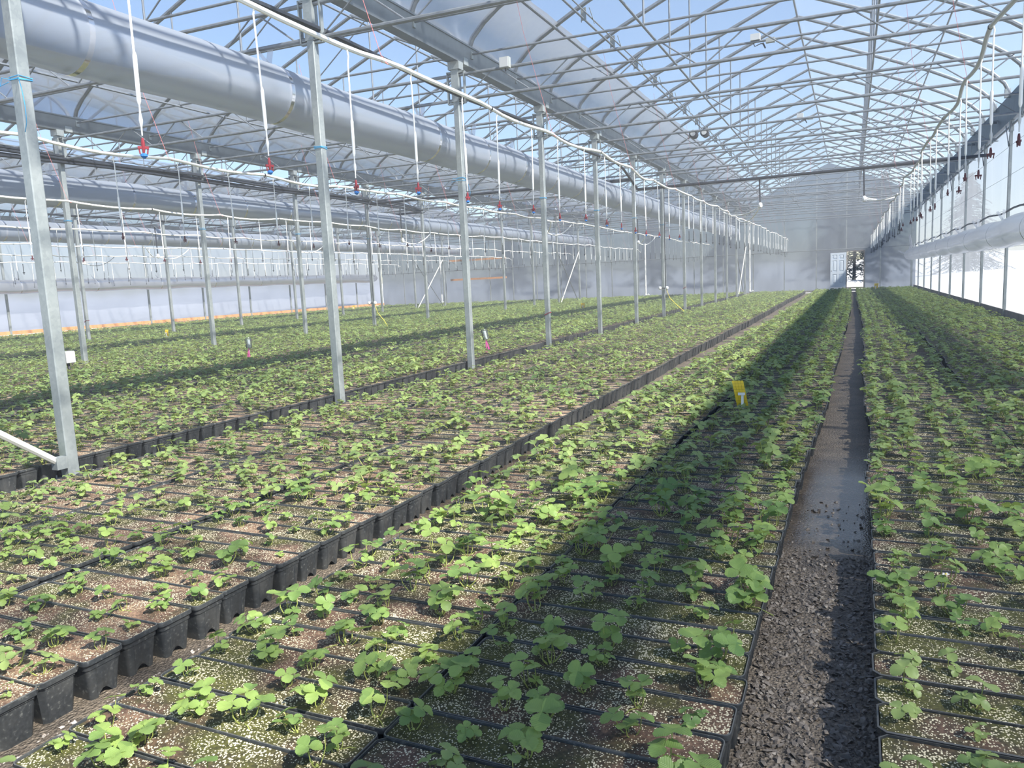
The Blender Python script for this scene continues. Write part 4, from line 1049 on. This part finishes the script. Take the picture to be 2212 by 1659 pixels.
for lod, lst, nv in ((0, L0, 6), (1, L1, 14), (2, L2, 12)):
    for s in range(nv):
        fo, st, _ = plant_geo(300+s, lod); sub = lst[s::nv]
        if not sub: continue
        v = list(fo.v); f = list(fo.f); mi = [0]*len(f)
        if lod < 2: o_ = len(v); v += st.v; f += [tuple(o_+q for q in ff) for ff in st.f]; mi += [1]*len(st.f)
        chunks.append(scatter('', v, f, mi, ([p[0] for p in sub], [p[1] for p in sub], [.15]*len(sub), [p[5] for p in sub], [p[2]*(1.0 if lod < 2 else 1.12) for p in sub]), None))
o = mass('strawberry_plants', chunks, [M['leaf_far'], M['stem']], True)
tag(o, 'all farther small green strawberry plants filling the beds to the back wall', 'plant', kind='stuff')

# ------------------------------------------------------------------ gravel in the aisles
def stone_mesh(seed):
    rr = random.Random(seed); V = []; 
    for (x, y, z) in ((1, 0, 0), (-1, 0, 0), (0, 1, 0), (0, -1, 0), (0, 0, .6), (0, 0, -.5), (.6, .6, .3), (-.6, -.6, .3)): V.append((x*rr.uniform(.6, 1.4), y*rr.uniform(.5, 1.1), z*rr.uniform(.5, 1.0)))
    E_ = Matrix.Rotation(rr.uniform(-.6, .6), 3, 'X') @ Matrix.Rotation(rr.uniform(-.6, .6), 3, 'Y'); V = [tuple(E_ @ Vector(v)) for v in V]
    F = [(0, 6, 4), (6, 2, 4), (2, 1, 4), (1, 7, 4), (7, 3, 4), (3, 0, 4), (0, 5, 6), (6, 5, 2), (2, 5, 1), (1, 5, 7), (7, 5, 3), (3, 5, 0)]
    return V, F
def gravel(name, n, xr, yr, sr, mat, lab, wet=None, seed=1):
    r_ = np.random.default_rng(seed); ch = []
    per = n//8
    for s in range(8):
        V, F = stone_mesh(seed*10+s); y = yr[0]+(yr[1]-yr[0])*r_.random(per)**1.5; x = xr[0]+(xr[1]-xr[0])*r_.random(per)
        if wet:
            keep = ~((y > wet[0]) & (y < wet[1]) & (r_.random(per) < .93)); x, y = x[keep], y[keep]
        k = len(x); ch.append(scatter('', V, F, [0]*len(F), (x, y, np.full(k, .002), r_.uniform(0, 6.28, k), sr[0]+(sr[1]-sr[0])*r_.random(k)**2.2), None))
    tag(mass(name, ch, [mat]), lab, 'gravel', kind='stuff')
gravel('gravel', 6500, (-.31, .09), (1.3, 5.0), (.003, .017), M['stone'], 'dark crushed stone on the aisle floor', (4.0, 6.4), 2)
gravel('pebbles', 700, (-2.50, -2.30), (1.2, 14), (.004, .011), M['pebble'], 'pale pebbles scattered at the trough feet in the muddy gap', None, 3)
gravel('grit', 500, (-2.3, -2.17), (1.2, 10), (.002, .006), M['pebble'], 'fine pale grit on the mud between the beds', None, 4)
gravel('crushed_stone', 1500, (-5.9, -5.45), (3.2, 20), (.006, .018), M['pebble'], 'pale crushed stone along the nearest post row', None, 5)

# ------------------------------------------------------------------ damp air
mt, nt, out = new_mat('damp_air'); vs = N(nt, 'VolumeScatter'); vs.inputs['Density'].default_value = .006; vs.inputs['Color'].default_value = (.93, .96, 1, 1); vs.inputs['Anisotropy'].default_value = .2
nt.links.new(vs.outputs[0], out.inputs['Volume'])
mb = MB().box(((DX+RX)/2, END/2-1, 3.9), (RX-DX-.1, END+1, 7.7)); tag(mb.build('haze', mt, smooth=False), kind='structure')
